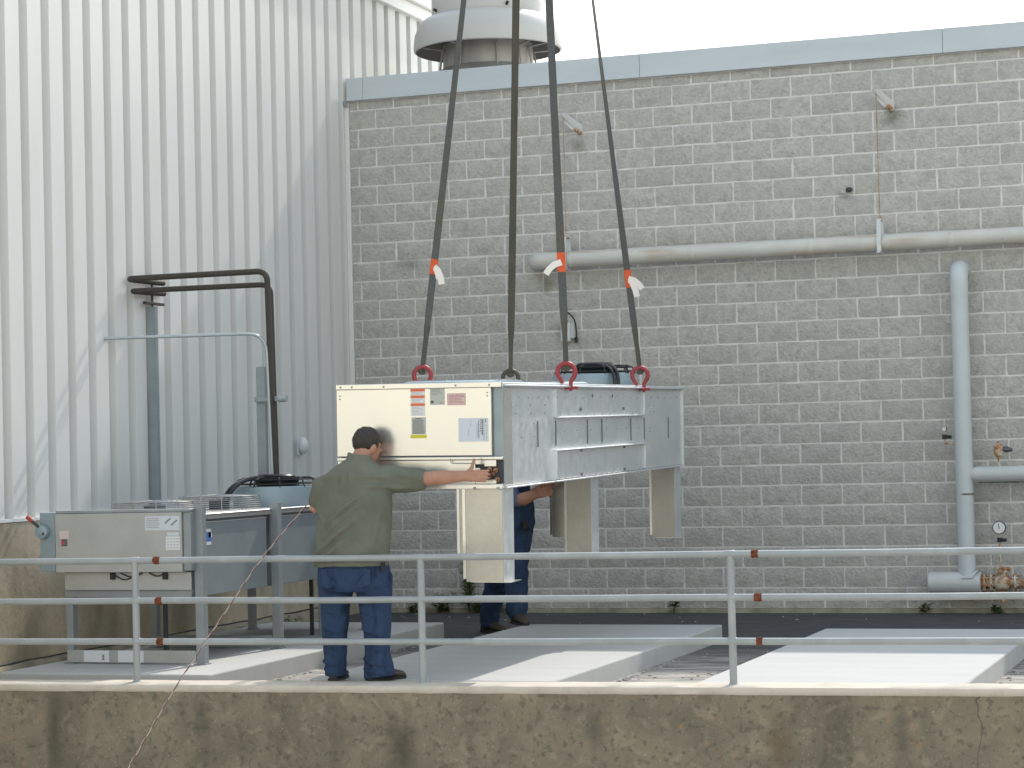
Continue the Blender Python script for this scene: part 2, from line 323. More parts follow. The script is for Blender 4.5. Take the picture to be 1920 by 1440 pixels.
# crumbs along the pads and stones by the wall
b = MB()
for (x, ya, yb, n, dx) in ((-4.62, 14.2, 16.9, 90, .05), (-1.95, 14.2, 18, 60, .05), (-7.22, 14.4, 18.6, 70, .05), (-3.75, 15, 18, 20, -.05)):
    for i in range(n):
        r = random.uniform(.004, .014); y = random.uniform(ya, yb)
        b.ell((x+dx*random.random(), y, -.04+r*.4), (r*random.uniform(.8, 1.6), r, r*.7), None, 6, 4)
for i in range(34):
    r = random.uniform(.004, .011); b.ell((random.uniform(-9, -1.2), random.uniform(20.4, 21.75), -.04+r*.4), (r*1.3, r, r*.7), None, 6, 4)
for i in range(60):
    r = random.uniform(.004, .012); b.ell((random.uniform(-4.5, -3.8), random.uniform(14.6, 19), -.04+r*.4), (r*1.3, r, r*.7), None, 6, 4)
tag(b.build('gravel', 'stone'), 'pale pebbles and crumbs scattered along pads and wall foot', 'gravel', kind='stuff')

# ------------------------------------------------------------------ block building
C = .2032
bb = thing('block_building', 'grey split-face concrete block building with pale metal roof edge', 'building', (-3, YW, 0))
bi = loc_mb(bb)
XA, XB = -9.392, 2.6
t = MB(); t.box(XA+.003, 12, YW, YW+.30, 0, 5.46, bi); t.build('mortar_wall', 'mortar', bb, False)
t = MB(); t.box(XA+.003, 12, YW+.30, YW+14, -.1, 5.40, bi); t.build('building_body', 'roof', bb, False)
# footing
t = MB(); pv = []
for i in range(161):
    x = XA + (12-XA)*i/160; e = .012*noise.noise(Vector((x*2, 0, 0)))
    pv.append([(x, YW+.01, .004), (x, YW-.045, .002), (x, YW-.075+e, -.015+e*.5), (x, YW-.10+e*2, -.06)])
t.rings([[bi @ Vector(p) for p in q] for q in pv]); t.build('footing', 'footing', bb, ang=60)
def block_mesh(w, h, seed):
    bm = bmesh.new(); nx = max(1, round(w/.1)); nzz = 3; G = []
    rng = random.Random(seed)
    for j in range(nzz+1):
        row = []
        for i in range(nx+1):
            edge = i in (0, nx) or j in (0, nzz)
            x = w*i/nx; z = h*j/nzz
            y = -.0015 - rng.random()*.004 if edge else -.007 - rng.random()*.011
            if not edge: x += rng.uniform(-.02, .02); z += rng.uniform(-.014, .014)
            else: x += rng.uniform(-.005, .004); z += rng.uniform(-.004, .0035)
            row.append(bm.verts.new((x, y, z)))
        G.append(row)
    for j in range(nzz):
        for i in range(nx): bm.faces.new((G[j][i], G[j][i+1], G[j+1][i+1], G[j+1][i]))
    loop = [G[0][i] for i in range(nx+1)] + [G[j][nx] for j in range(1, nzz+1)] + [G[nzz][i] for i in range(nx-1, -1, -1)] + [G[j][0] for j in range(nzz-1, 0, -1)]
    back = [bm.verts.new((v.co.x, .02, v.co.z)) for v in loop]
    for k in range(len(loop)):
        q = (k+1) % len(loop); bm.faces.new((loop[k], back[k], back[q], loop[q]))
    bmesh.ops.recalc_face_normals(bm, faces=bm.faces[:])
    me = bpy.data.meshes.new('concrete_block'); bm.to_mesh(me); bm.free(); me.materials.append(mat['block']); me.shade_smooth(); me.set_sharp_from_angle(angle=R(38))
    return me
J = .0165
FULL = [block_mesh(2*C-J, C-J, s) for s in range(14)]
cand = []; stuff = bmesh.new()
def add_stuff(me, x, z):
    n0 = len(stuff.verts); stuff.from_mesh(me); stuff.verts.ensure_lookup_table()
    for v in stuff.verts[n0:]: v.co += Vector((x-bb.location.x, 0, z))
X0 = -9.084
for c in range(-1, 26):                    # course c lies between mortar lines c and c+1, counted down from the top
    z = (25-c)*C; h = C-J
    if c == -1: h = .085
    x = X0 + (0 if c % 2 == 0 else -C)
    cuts = [(XA+.004, x-J)]
    while x < XB: cuts.append((x, x+2*C-J)); x += 2*C
    for a, e in cuts:
        full = abs(e-a-(2*C-J)) < 1e-4 and c >= 0
        me = FULL[random.randrange(14)] if full else block_mesh(e-a, h, random.random())
        hid = (-8.9 < a < -5.75 and 1.47 < z < 2.3) or (-8.95 < a < -8.5 and z < .9)
        vis = a < -2.05
        cand.append((a + (0 if vis and not hid else (100 if not vis else -100)), a, z+J/2, me))
order = sorted([q for q in cand if q[0] < 50], key=lambda q: -q[0])
for k, (s, a, z, me) in enumerate(order):
    if k < 298:
        o = bpy.data.objects.new('concrete_block', me); COL.objects.link(o); o.parent = bb; o.location = (a-bb.location.x, 0, z)
    else: add_stuff(me, a, z)
for q in cand:
    if q[0] >= 50: add_stuff(q[3], q[1], q[2])
me = bpy.data.meshes.new('concrete_blocks_rest'); stuff.to_mesh(me); stuff.free()
tag(link('concrete_block_field', me, 'block', bb, True, 0, 38), kind='stuff')
# coping panels with seams
seams = [XA-.012, -9.215, -6.16, -3.10, -.04, 3.0, 6.0]
for a, e in zip(seams, seams[1:]):
    t = MB(); t.box(a+.0015, e-.0015, YW-.055, YW+.34, 5.388, 5.628, bi)
    t.box(a+.0015, e-.0015, YW-.068, YW-.0555, 5.384, 5.402, bi)
    t.build('coping_panel', 'coping', bb, True, .004)
t = MB(); t.prism([bi @ Vector(p) for p in ((-9.47, YW-.06, 5.385), (-9.40, YW-.06, 5.385), (-9.40, YW-.06, 5.315), (-9.43, YW-.06, 5.335))], (0, .05, 0)); t.build('flashing_end', 'strut', bb, False)
# dark chip and stains in blocks: a knocked-out corner
t = MB(); t.ell(bi @ Vector((-4.06, YW-.022, 4.115)), (.035, .014, .028), None, 10, 6); t.build('chipped_hole', 'slot', bb)

# roof exhaust fan
FX, FY = -8.235, 23.05
ef = thing('roof_exhaust_fan', 'large white mushroom-shaped exhaust fan on the block building roof', 'exhaust fan', (FX, FY, 5.4))
t = MB(); t.lathe([(.78, 0), (.54, .40), (.50, .43), (.49, .70)], n=64); t.build('fan_base', 'fanmetal', ef)
ZB = -.335
t = MB(); t.lathe([(r, z+ZB) for r, z in [(.795, .955), (.815, .963), (.820, 1.0), (.805, 1.13), (.76, 1.24), (.69, 1.305), (.62, 1.325), (.62, 1.33), (.66, 1.30), (.74, 1.23), (.78, 1.12), (.795, 1.0), (.793, .957)]], n=72); t.build('windband', 'fanwhite', ef)
t = MB(); t.lathe([(r, z+ZB) for r, z in [(.794, .9535), (.70, .985), (.495, 1.02)]], n=72); t.build('windband_underside', 'fandark', ef)
t = MB(); t.lathe([(r, z+ZB) for r, z in [(.61, 1.32), (.612, 1.8), (.615, 2.3), (.60, 2.3), (.595, 1.31)]], n=64); t.build('discharge_cylinder', 'fanwhite', ef)
for a in (215, 255, 300, 330, 350, 30, 90, 150):
    d = Vector((math.cos(R(a)), math.sin(R(a)), 0))
    t = MB(); t.tube([d*.55+Vector((0, 0, .40)), d*.51+Vector((0, 0, .64))], .012, 6); t.tube([d*.50+Vector((0, 0, .62)), d*.79+Vector((0, 0, .65))], .010, 6); t.build('bracket', 'fanmetal', ef)
for a in (225, 310, 60, 140):
    d = Vector((math.cos(R(a)), math.sin(R(a)), 0)); t = MB(); t.tube([d*.60+Vector((0, 0, 1.03)), d*.645+Vector((0, 0, 1.05))], .016, 8); t.build('bolt', 'fandark', ef)

# ------------------------------------------------------------------ white metal building
mb_ = thing('metal_building', 'tall white building clad in vertical ribbed metal siding', 'building', (XL, 18, 0))
mi = loc_mb(mb_)
PITCH = .3312; PH = 15.11 - 12*PITCH
prof = [(0, 0), (.102, 0), (.116, -.082), (.214, -.082), (.228, 0), (PITCH, 0)]
for k in range(17):
    y0 = PH + k*3*PITCH - .165; t = MB(); bot = []; top = []
    for r in range(3):
        for (dy, dx) in prof[:-1] if r < 2 else prof: bot.append((dy+r*PITCH, dx))
    for q in range(len(bot)):
        top.append(bot[q])
    lo = [t.bm.verts.new(mi @ Vector((XL+dx+(.0025 if q == len(bot)-1 else 0), y0+dy+(.012 if q == len(bot)-1 else 0), 1.185))) for q, (dy, dx) in enumerate(bot)]
    hi = [t.bm.verts.new(mi @ Vector((XL+dx+(.0025 if q == len(bot)-1 else 0), y0+dy+(.012 if q == len(bot)-1 else 0), 6.66))) for q, (dy, dx) in enumerate(bot)]
    for q in range(len(lo)-1): t.bm.faces.new((lo[q], lo[q+1], hi[q+1], hi[q]))
    t.build('siding_panel', 'siding', mb_, False)
YE = PH + 51*PITCH - .165
t = MB(); t.box(XL-16, XL-.12, PH-.1, YE, 1.0, 6.64, mi); t.build('building_core', 'white_trim', mb_, False)
t = MB(); t.box(XL-16, XL+.055, PH-.1, YE, 6.645, 6.79, mi); t.build('eave_trim', 'white_trim', mb_, True, .006)
t = MB(); t.box(XL-16, XL+.11, PH-.1, YE, 6.793, 6.93, mi); t.build('gutter', 'white_trim', mb_, True, .01)
t = MB(); t.box(XL+.002, XL+.047, YW-.035, YW+.02, 1.195, 5.38, mi); t.build('corner_trim', 'white_trim', mb_, True, .004)
t = MB(); t.box(XL-.05, XL+.030, PH-.1, YW-.02, 1.165, 1.19, mi); t.build('drip_flashing', 'white_trim', mb_, False)
b = MB(); vv = []                          # cast concrete base
for j in range(13):
    row = []
    for i in range(121):
        y = 11 + (YW-.03-11)*i/120; z = -.045 + 1.205*j/12
        bulge = .018*max(0, 1-j/1.6) if j < 2 else 0
        x = XL + .028 + bulge + .006*noise.noise(Vector((y*2, z*2, 5))) + .003*noise.noise(Vector((y*8, z*8, 2)))
        row.append(b.bm.verts.new(mi @ Vector((x, y, z))))
    vv.append(row)
for j in range(12):
    for i in range(120): b.bm.faces.new((vv[j][i], vv[j][i+1], vv[j+1][i+1], vv[j+1][i]))
b.build('concrete_base', 'found', mb_, ang=80)
t = MB(); t.box(XL-15.9, XL+.01, PH, YE, -1.4, 1.16, mi); t.build('foundation_core', 'found', mb_, False)
pv = []
t = MB()
for i in range(121):
    y = 12 + 9.8*i/120; e = .012*noise.noise(Vector((y*2.3, 1, 0)))
    pv.append([mi @ Vector(p) for p in ((XL+.03, y, .075+e*.6), (XL+.05+e*.5, y, .07+e), (XL+.085+e, y, .02), (XL+.11+e*2, y, -.045))])
t.rings(pv); t.build('base_fillet', 'footing', mb_, ang=60)
# dark joint above the fillet
t = MB()
pv = [mi @ Vector((XL+.036+.004*noise.noise(Vector((y*5, 0, 0))), y, .082+.010*noise.noise(Vector((y*2.3, 1, 0))))) for y in [12+9.7*i/140 for i in range(141)]]
t.tube(pv, [.004+.006*max(0, noise.noise(Vector((i*.13, 4, 0)))+.3) for i in range(141)], 5); t.build('base_joint', 'slot', mb_)
# small white fitting on siding
wf = thing('wall_light', 'small white hooded light fixed low on the ribbed siding', 'light fixture', (XL+.01, 20.47, 1.70))
t = MB(); t.ell((.05, 0, .03), (.055, .06, .085)); t.build('hood', 'whitebox', wf)
t = MB(); t.box(-.004, .02, -.045, .045, -.07, .09); t.build('back_plate', 'whitebox', wf, True, .004)

# ------------------------------------------------------------------ pipework on struts by the siding
def strut_post(x, y, z0, z1, label, arms):
    p = thing('strut_post', label, 'post', (x, y, z0), 'steel strut posts behind the standing condenser')
    t = MB(); t.box(-.041, .041, -.004, .004, 0, z1-z0); t.box(-.041, -.035, .004, .041, 0, z1-z0); t.box(.035, .041, .004, .041, 0, z1-z0); t.build('channel', 'strut', p, False)
    for (f) in arms: f(p)
    return p
def arms1(p):
    t = MB(); t.tube([(.0, .02, 1.6), (.0, .02, 2.05)], .011, 8); t.build('threaded_rod', 'insul', p)
    for z, L0, L1 in ((1.80, -.12, .22), (2.0-.11, -.16, .22), (2.0-.02, -.2, .22)):
        t = MB(); t.box(-.016, .016, L0, L1, z-.012, z+.012); t.build('cross_arm', 'insul', p, True, .003)
strut_post(-9.395, 17.385, 1.19, 2.962, 'tall grey strut post close to siding, carrying three short cross arms', [arms1])
def arms2(p):
    t = MB(); t.box(-.04, .235, -.05, -.01, .845, .886); t.build('cross_arm', 'strut', p, True, .003)
    t = MB(); t.tube([(.20, -.06, .865), (.27, -.06, .865)], .03, 10); t.build('clamp', 'conduit', p)
strut_post(-8.315, 17.30, 1.25, 2.395, 'shorter grey strut post clamped to the black pipes', [arms2])
def pipe_thing(name, pts, r, m, label, cat, bend, group=None):
    t = MB(); P = fillet(pts, bend); o = Vector(P[0]); t.tube([p-o for p in P], r, 14)
    q = t.build(name, m); q.location = o; return tag(q, label, cat, group)
pipe_thing('insulated_pipe', [(-9.395, 17.609, 3.181), (-9.395, 16.959, 3.177), (-8.209, 17.25, 3.207), (-8.176, 17.25, 1.35)], .026, 'insul', 'higher of two black insulated pipes bending down behind the condenser', 'pipe', .09, 'black insulated pipes by siding')
pipe_thing('insulated_pipe', [(-9.395, 17.625, 3.088), (-9.395, 17.01, 3.075), (-8.228, 17.35, 3.100), (-8.205, 17.35, 1.35)], .024, 'insul', 'lower of two black insulated pipes bending down behind the condenser', 'pipe', .09, 'black insulated pipes by siding')
pipe_thing('conduit', [(-9.445, 16.637, 2.655), (-8.222, 17.23, 2.675), (-8.184, 17.23, 1.35)], .014, 'conduit', 'thin bare metal conduit curving out of the siding', 'conduit', .17)

# ------------------------------------------------------------------ railing
rl = thing('pipe_railing', 'galvanized pipe railing with three rails along the retaining wall', 'railing', (-5.5, 13.82, .1))
ri = Matrix.Translation((0, 0, -.1)) @ Matrix.Rotation(CA, 4, 'Z')
PX = [-6.18, -4.12, -2.063, 0.0, 2.078, 4.14, 6.2]
for z in (.932, .655, .376):
    pts = [ri @ Vector((x, .003*noise.noise(Vector((x, z*5, 0))), z+.004*noise.noise(Vector((x*.8, z*9, 3))))) for x in [-6.4+.2*i for i in range(66)]]
    t = MB(); t.tube(pts, .0225, 18); t.build('rail', 'steel', rl)
for x in PX:
    t = MB(); t.tube([ri @ Vector((x, 0, .098)), ri @ Vector((x, 0, .929))], .0242, 18); t.build('post', 'steel', rl)
for x in PX:
    for z in (.932, .655, .376):
        t = MB(); t.tube([ri @ Vector((x+s, 0, z)) for s in (-.031, -.027, .027, .031)], [.0228, .0255, .0255, .0228], 18); t.build('weld_collar', 'steel', rl)
    t = MB(); t.tube([ri @ Vector((x, 0, z)) for z in (.100, .106, .112)], [.034, .031, .025], 16); t.build('post_base', 'steel', rl)
for k, x in enumerate((-1.90, 2.235, -6.1, 6.35)):
    for j, z in enumerate((.932, .655, .376)):
        t = MB(); rr = [.0226, .0245, .0270, .0255, .0275, .0245, .0226]
        x1 = x + (.0, .012, .016)[j] + .004*k
        t.tube([ri @ Vector((x1+s, 0, z+.001*s)) for s in (-.026, -.022, -.013, -.003, .009, .018, .026)], [q*random.uniform(.95, 1.05) for q in rr], 14)
        t.build('rusty_coupling', 'rust', rl, ang=20)

# ------------------------------------------------------------------ pipework on the block wall
hp = thing('wall_pipe', 'long cream painted pipe running high across the block wall', 'pipe', (-7.25, YW-.2, 3.56))
PT = [Vector((-7.29, YW+.02, 3.553)), Vector((-7.29, YW-.2, 3.553)), Vector((-7.0, YW-.2, 3.555)), Vector((3, YW-.2, 3.57))]
o0 = hp.location
t = MB(); t.tube([p-o0 for p in fillet(PT[:3], .14, 9)], .084, 24, True); t.build('elbow', 'pipe', hp)
t = MB(); t.tube([PT[2]-o0+Vector((-.001, 0, 0)), PT[3]-o0], .080, 24); t.build('pipe_run', 'pipe', hp)
for x in (-6.9, -5.62, -4.42, -3.05, -2.2):
    t = MB(); t.tube([Vector((x+d, YW-.2, 3.556))-o0 for d in (-.03, -.025, .025, .03)], [.0805, .083, .083, .0805], 24); t.build('joint_band', 'pipe', hp)
def hanger(x, ztop, zrod0, zrod1, label, rusty):
    h = thing('pipe_hanger', label, 'pipe hanger', (x, YW-.2, 3.56), 'hangers carrying the cream wall pipe')
    zt = ztop-3.56
    mm = 'rustpaint' if rusty else 'whitebox'
    t = MB(); t.prism([(-.05, -.03, zt+.03), (-.01, -.04, zt+.05), (.115, .16, zt-.06), (.11, .17, zt-.12), (.05, .10, zt-.10)], (.03, .025, .012)); t.build('wall_bracket', 'whitebox', h, False)
    t = MB(); t.tube([(.10, .10, zt-.10), (.115, .205, zt-.13)], .022, 8); t.build('anchor', 'rustpaint', h)
    t = MB(); t.tube([(.0, 0, zrod0-3.56), (0, 0, zrod1-3.56)], .005, 8); t.build('hanger_rod', 'rodrust', h)
    t = MB(); t.tube([(0, 0, zrod0-3.56+.02), (0, 0, zrod0-3.56-.015)], .016, 6); t.build('nut', 'rustpaint', h)
    # clevis: two straps with a crosspiece and the loop round the pipe
    t = MB(); z0 = zrod0-3.56
    t.box(-.018, .018, -.06, .06, z0-.02, z0-.012); t.build('clevis_top', 'rustpaint' if rusty else 'whitebox', h)
    for s in (-1, 1):
        t = MB(); t.prism([(-.02, s*.06, z0-.013), (.02, s*.06, z0-.013), (.024, s*.092, .0), (.022, s*.090, -.085), (-.018, s*.09, -.085), (-.022, s*.092, 0)], (0, s*.006, 0)); t.build('strap', 'whitebox', h)
    t = MB(); ring = []
    pts = arc((0, 0, 0), .090, R(180), R(360), 14, (0, 1, 0), (0, 0, 1))
    for p in pts: ring.append([p+Vector((-.02, 0, 0)), p+Vector((.02, 0, 0)), p*1.06+Vector((.02, 0, 0)), p*1.06+Vector((-.02, 0, 0))])
    t.rings(ring); t.build('saddle', 'whitebox', h)
    t = MB(); t.tube([(0, -.125, -.09), (0, .1, -.09)], .018, 8); t.build('bolt', 'whitebox', h)
hanger(-6.94, 5.0, 3.80, 5.03, 'rusty hanger at the elbow end of the cream pipe', True)
hanger(-3.735, 5.0, 3.80, 5.03, 'white hanger on the cream pipe above the riser', False)
jb = thing('junction_box', 'small white box with a loose black cable on the block wall', 'junction box', (-6.98, YW-.03, 2.83))
t = MB(); t.box(-.085, .015, -.05, .025, -.10, .095); t.build('box', 'whitebox', jb, True, .008)
t = MB(); t.box(.0, .06, -.03, .025, -.07, .08); t.build('side_plate', 'branch', jb, True, .006)
t = MB(); t.tube(fillet([(-.04, -.03, .205), (0, -.05, .20), (.07, -.05, .13), (.085, -.04, .0), (.075, -.03, -.085)], .06), .008, 8); t.build('cable', 'blackmatte', jb)
t = MB(); t.tube([(.076, -.03, -.06), (.074, -.03, -.115)], .018, 8); t.build('plug', 'blackmatte', jb)

rp = thing('riser_pipe', 'tall pale blue riser pipe standing against the block wall', 'pipe', (-2.98, YW-.25, .26))
o0 = Vector(rp.location)
t = MB(); t.tube([p-o0 for p in fillet([(-2.985, YW+.02, 3.275), (-2.985, YW-.25, 3.275), (-2.985, YW-.25, 3.0)], .17, 10)], .0865, 26); t.build('top_elbow', 'riser', rp)
t = MB(); t.tube([Vector((-2.985, YW-.25, 3.01))-o0, Vector((-2.992, YW-.25, .30))-o0], .0835, 26); t.build('riser', 'riser', rp)
t = MB(); t.tube([Vector((-2.986, YW-.25, z))-o0 for z in (1.10, 1.108, 1.116)], [.0838, .0852, .0838], 26); t.build('jacket_seam', 'mould', rp)
t = MB(); t.tube([Vector((x, YW-.25, 1.292))-o0 for x in (-3.02, -2.90, -2.86, 3)], [.02, .068, .078, .078], 24); t.build('branch_pipe', 'branch', rp)
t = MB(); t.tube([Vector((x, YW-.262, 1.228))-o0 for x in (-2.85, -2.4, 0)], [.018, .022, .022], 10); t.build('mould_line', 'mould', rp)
t = MB(); t.tube([Vector((x, YW-.25, .262))-o0 for x in (-3.352, -3.35, -2.862, -2.858)], [.09, .105, .108, .10], 30); t.build('header_sleeve', 'branch', rp)
t = MB(); t.prism([Vector(p)-o0 for p in ((-3.04, YW-.362, .31), (-2.93, YW-.362, .31), (-2.865, YW-.335, .40), (-2.86, YW-.30, .40))], (.0, .11, 0)); t.build('saddle_wing', 'branch', rp, True, .008)
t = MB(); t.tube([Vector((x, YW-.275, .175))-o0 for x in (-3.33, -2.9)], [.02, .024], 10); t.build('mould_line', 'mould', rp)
vv_ = thing('gate_valve', 'rusty flanged valve beside the foot of the riser pipe', 'valve', (-2.66, YW-.25, .26))
t = MB(); t.tube([(x, 0, 0) for x in (-.2, .9)], .045, 16); t.build('pipe_stub', 'rustpaint', vv_)
for x in (-.165, -.10, .125, .215):
    t = MB(); t.tube([(x-.011, 0, 0), (x+.011, 0, 0)], .088, 20); f = t.build('flange', 'rustpaint', vv_)
    for k in range(6):
        a = k*math.pi/3+.3; t = MB(); t.tube([(-.03+x, .07*math.cos(a), .07*math.sin(a)), (x+.03, .07*math.cos(a), .07*math.sin(a))], .011, 6); t.build('bolt', 'rustpaint', f)
t = MB(); t.ell((0, 0, 0), (.095, .075, .082)); t.build('valve_body', 'rustpaint', vv_)
t = MB(); t.tube([(0, 0, z) for z in (.04, .10, .101, .122, .123, .128, .129, .15)], [.05, .045, .078, .078, .06, .06, .076, .076], 18); t.build('bonnet', 'rustpaint', vv_)
t = MB(); t.tube([(.0, 0, -.06), (.0, 0, -.19)], [.028, .022], 10); t.build('drain_stub', 'rustpaint', vv_)
t = MB(); t.ell((.33, 0, 0), (.09, .10, .10)); t.build('strainer_body', 'rustpaint', vv_)
def gauge(x, y, z, r, stem, label, group=None):
    gt = thing('pressure_gauge', label, 'gauge', (x, y, z), 'pressure gauges by the riser pipe')
    t = MB(); t.tube([(0, .03, 0), (0, -.012, 0), (0, -.018, 0)], [r, r, r*.92], 28); t.build('case', 'dialrim', gt)
    t = MB(); t.tube([(0, -.0165, 0), (0, -.0195, 0)], [r*.86, r*.85], 28); t.build('dial', 'dialwhite', gt)
    t = MB(); t.box(-r*.05, r*.05, -.022, -.0205, -r*.2, r*.6, Matrix.Rotation(R(-8), 4, 'Y')); t.build('needle', 'blackmatte', gt)
    t = MB(); t.tube([(0, .005, -r), (0, .005, -stem)], .009, 8); t.build('stem', 'rustpaint', gt)
    t = MB(); t.tube([(-.01, .005, -r-.05), (.065, .005, -r-.055)], .016, 8); t.box(-.022, .022, -.012, .02, -r-.075, -r-.03); t.build('petcock', 'blackmatte', gt)
    return gt
gauge(-2.672, YW-.285, .785, .064, .38, 'large white-faced pressure gauge standing above the rusty valve')
g2 = gauge(-3.17, YW-.22, 1.735, .024, .14, 'tiny pressure gauge on a petcock left of the riser pipe')
t = MB(); t.tube([(0, .005, -.135), (.1, .005, -.145)], .011, 8); t.build('pipe_nipple', 'rustpaint', g2)
ra = thing('air_vent', 'rusty bulb-shaped air vent on top of the branch pipe', 'valve', (-2.66, YW-.25, 1.37))
t = MB(); t.tube([(0, 0, -.01), (0, 0, .10)], .011, 8); t.build('nipple', 'rustpaint', ra)
t = MB(); t.tube([(0, 0, z) for z in (.08, .10, .15, .19, .215, .235)], [.018, .04, .048, .04, .02, .008], 16); t.build('bulb', 'rustpaint', ra)
t = MB(); t.tube([(.03, 0, .16), (.075, 0, .155), (.13, 0, .15)], [.022, .03, .014], 12); t.build('side_cap', 'dialrim', ra)

# ------------------------------------------------------------------ condenser units
def small_guard(par, cx, cy, z, r, h, name='fan_guard', m='wire'):
    gd = MB()
    for k in range(7): gd.tube(arc((cx, cy, z+.012+(h-.012)*k/6), r-.012*(k/6)**3, 0, 2*math.pi, 40, (1,0,0), (0,1,0)), .0028, 5, False)
    for q in (.85, .7, .55, .4, .25, .12): gd.tube(arc((cx, cy, z+h+.012*(1-q)), r*q, 0, 2*math.pi, 32, (1,0,0), (0,1,0)), .0028, 5, False)
    for k in range(12):
        a = k*math.pi/6; gd.tube([(cx+r*math.cos(a), cy+r*math.sin(a), z), (cx+r*.985*math.cos(a), cy+r*.985*math.sin(a), z+h), (cx+.1*r*math.cos(a), cy+.1*r*math.sin(a), z+h+.012)], .0035, 5)
    o = gd.build(name, m, par)
    for k in range(2):
        t = MB(); a = R(12+90*k); t.tube([(cx-r*.2, cy, z+.01), (cx+r*.2, cy, z+.01)], .09, 16) if False else t.lathe([(.001, z+.0), (.085, z+.0), (.085, z+h*.7), (.001, z+h*.72)], (cx, cy, 0), 20)
        if k == 0: t.build('motor', 'blackmatte', o)
        else: t.bm.free()
    return o
def big_fan(par, cx, cy, z, r, hs, face):
    t = MB(); t.lathe([(r*1.03, z), (r*1.02, z+hs*.9), (r, z+hs), (r*.94, z+hs), (r*.92, z)], (cx, cy, 0), 48); sh = t.build('fan_shroud', 'bluegrey', par)
    t = MB(); t.lathe([(.001, z+hs-.02), (r*.42, z+hs-.02), (r*.50, z+hs+.02), (r*.54, z+hs+.055), (r*.54, z+hs+.062), (.001, z+hs+.062)], (cx, cy, 0), 30); t.build('fan_motor', 'black', sh)
    t = MB(); t.lathe([(.001, z+hs+.0625), (r*.42, z+hs+.0625), (r*.44, z+hs+.085), (r*.40, z+hs+.10), (.001, z+hs+.102)], (cx, cy, 0), 30); t.build('motor_cap', 'black', sh)
    t = MB()
    for k in range(10):
        a = k*math.pi/5+.2; d = Vector((math.cos(a), math.sin(a), 0)); c = Vector((cx, cy, z+hs))
        t.tube([c+d*r*1.0+Vector((0,0,-.01)), c+d*r*.92+Vector((0,0,.055)), c+d*r*.78+Vector((0,0,.07)), c+d*r*.5+Vector((0,0,.068))], .008, 6)
    for q, zz in ((.97, .02), (.92, .056), (.75, .07), (.62, .07)): t.tube(arc((cx, cy, z+hs+zz), r*q, 0, 2*math.pi, 40, (1,0,0), (0,1,0)), .006, 6, False)
    t.build('guard', 'black', sh)
    # motor conduit arching from the cap to the cabinet top
    t = MB()
    P0 = Vector((cx+face[0]*r*.3, cy+face[1]*r*.3, z+hs+.075)); P3 = Vector((cx+face[0]*r*1.5, cy+face[1]*r*1.5, z+.0))
    pts = [P0*(1-s)**3 + (P0+Vector((face[0]*r*.8, face[1]*r*.8, .02)))*3*s*(1-s)**2 + (P3+Vector((0, 0, .15)))*3*s*s*(1-s) + P3*s**3 for s in [i/14 for i in range(15)]]
    t.tube(pts, .017, 10); t.tube([p+Vector((face[1]*.045, -face[0]*.045, -.006)) for p in pts], .014, 10); t.build('motor_conduit', 'black', sh)
    return sh
def text_lines(mb, x0, x1, z0, z1, n, y, th, rag=.35, seed=1):
    rg = random.Random(seed)
    for i in range(n):
        z = z1 - (z1-z0)*(i+.5)/n; e = x1 - (x1-x0)*rag*rg.random(); mb.box(x0, e, y-.0006, y, z-th/2, z+th/2)

# the hanging unit: local x from -1.2 (left) to 0 (right), y along its length, z up from its underside
nX = Vector((.999, .033, -.014)).normalized(); sY = Vector((-.033, .999, .015)); sY = (sY - nX*sY.dot(nX)).normalized(); zU = nX.cross(sY)
UR = Matrix((nX, sY, zU)).transposed()
UL, UW, UH = 5.42, 1.2, .724
UO = Vector((-5.047, 14.224, 2.094)) - zU*UH
hu = thing('condenser_unit', 'new galvanized condenser hanging from four lifting slings', 'air conditioner', UO, None, UR)
def UB(name, m, *boxes, bevel=.003, par=None, smooth=True):
    t = MB()
    for q in boxes: t.box(*q)
    return t.build(name, m, par or hu, smooth, bevel)
UB('cabinet', 'galv', (-UW+.012, -.014, .07, UL-.01, .012, UH-.02))
UB('top_cover', 'galv', (-UW, -.0005, .03, UL, UH-.019, UH-.004))
UB('end_frame', 'strut', (-.072, 0, .045, .0695, .0, UH-.021), (-UW, -UW+.03, .045, .0695, 0, UH-.021), (-UW+.031, -.073, .05, .0695, .02, UH-.021))
UB('top_lip', 'galvpan', (-UW, 0, 0, .0445, UH-.036, UH-.001))
UB('access_door', 'galvpan', (-UW, -.076, .012, .0435, .226, UH-.0365))
UB('divider_rail', 'galvpan', (-UW, 0, .008, .044, .198, .217))
UB('lower_panel', 'galvpan', (-UW, -.20, .022, .0435, .0325, .196))
UB('lower_panel_corner', 'galvpan', (-.199, -.135, .022, .0435, .165, .196), (-.135, -.05, .022, .0435, .15, .196), (-.199, -.05, .022, .0435, .0325, .062), (-.199, -.165, .022, .0435, .105, .142))
UB('bottom_rail', 'galvpan', (-UW, 0, 0, .044, 0, .0315))
UB('pipe_recess', 'slot', (-.198, -.002, .0446, .0496, .033, .195), bevel=0)
for (x, z, r) in ((-.098, .128, .02), (-.055, .125, .017), (-.11, .085, .022), (-.045, .062, .019), (-.075, .10, .014)):
    t = MB(); t.tube([(x, .05, z), (x, .026, z), (x, .024, z)], [r, r, r*.7], 14); t.tube([(x, .026, z), (x, .0, z+.002)], [r*.55, r*.5], 10); t.build('pipe_stub', 'copper', hu)
t = MB(); t.tube(fillet([(-.37, .03, .215), (-.37, .004, .205), (-.365, .0, .175), (-.21, .0, .172), (-.20, .02, .172)], .02), .003, 6); t.build('wire_handle', 'strut', hu)
for fx in (.03, .10, .295, .73, .93):
    t = MB(); t.tube([(-UW+fx*UW, .0, UH-.02), (-UW+fx*UW, -.006, UH-.02)], [.008, .006], 8); t.build('screw', 'strut', hu)
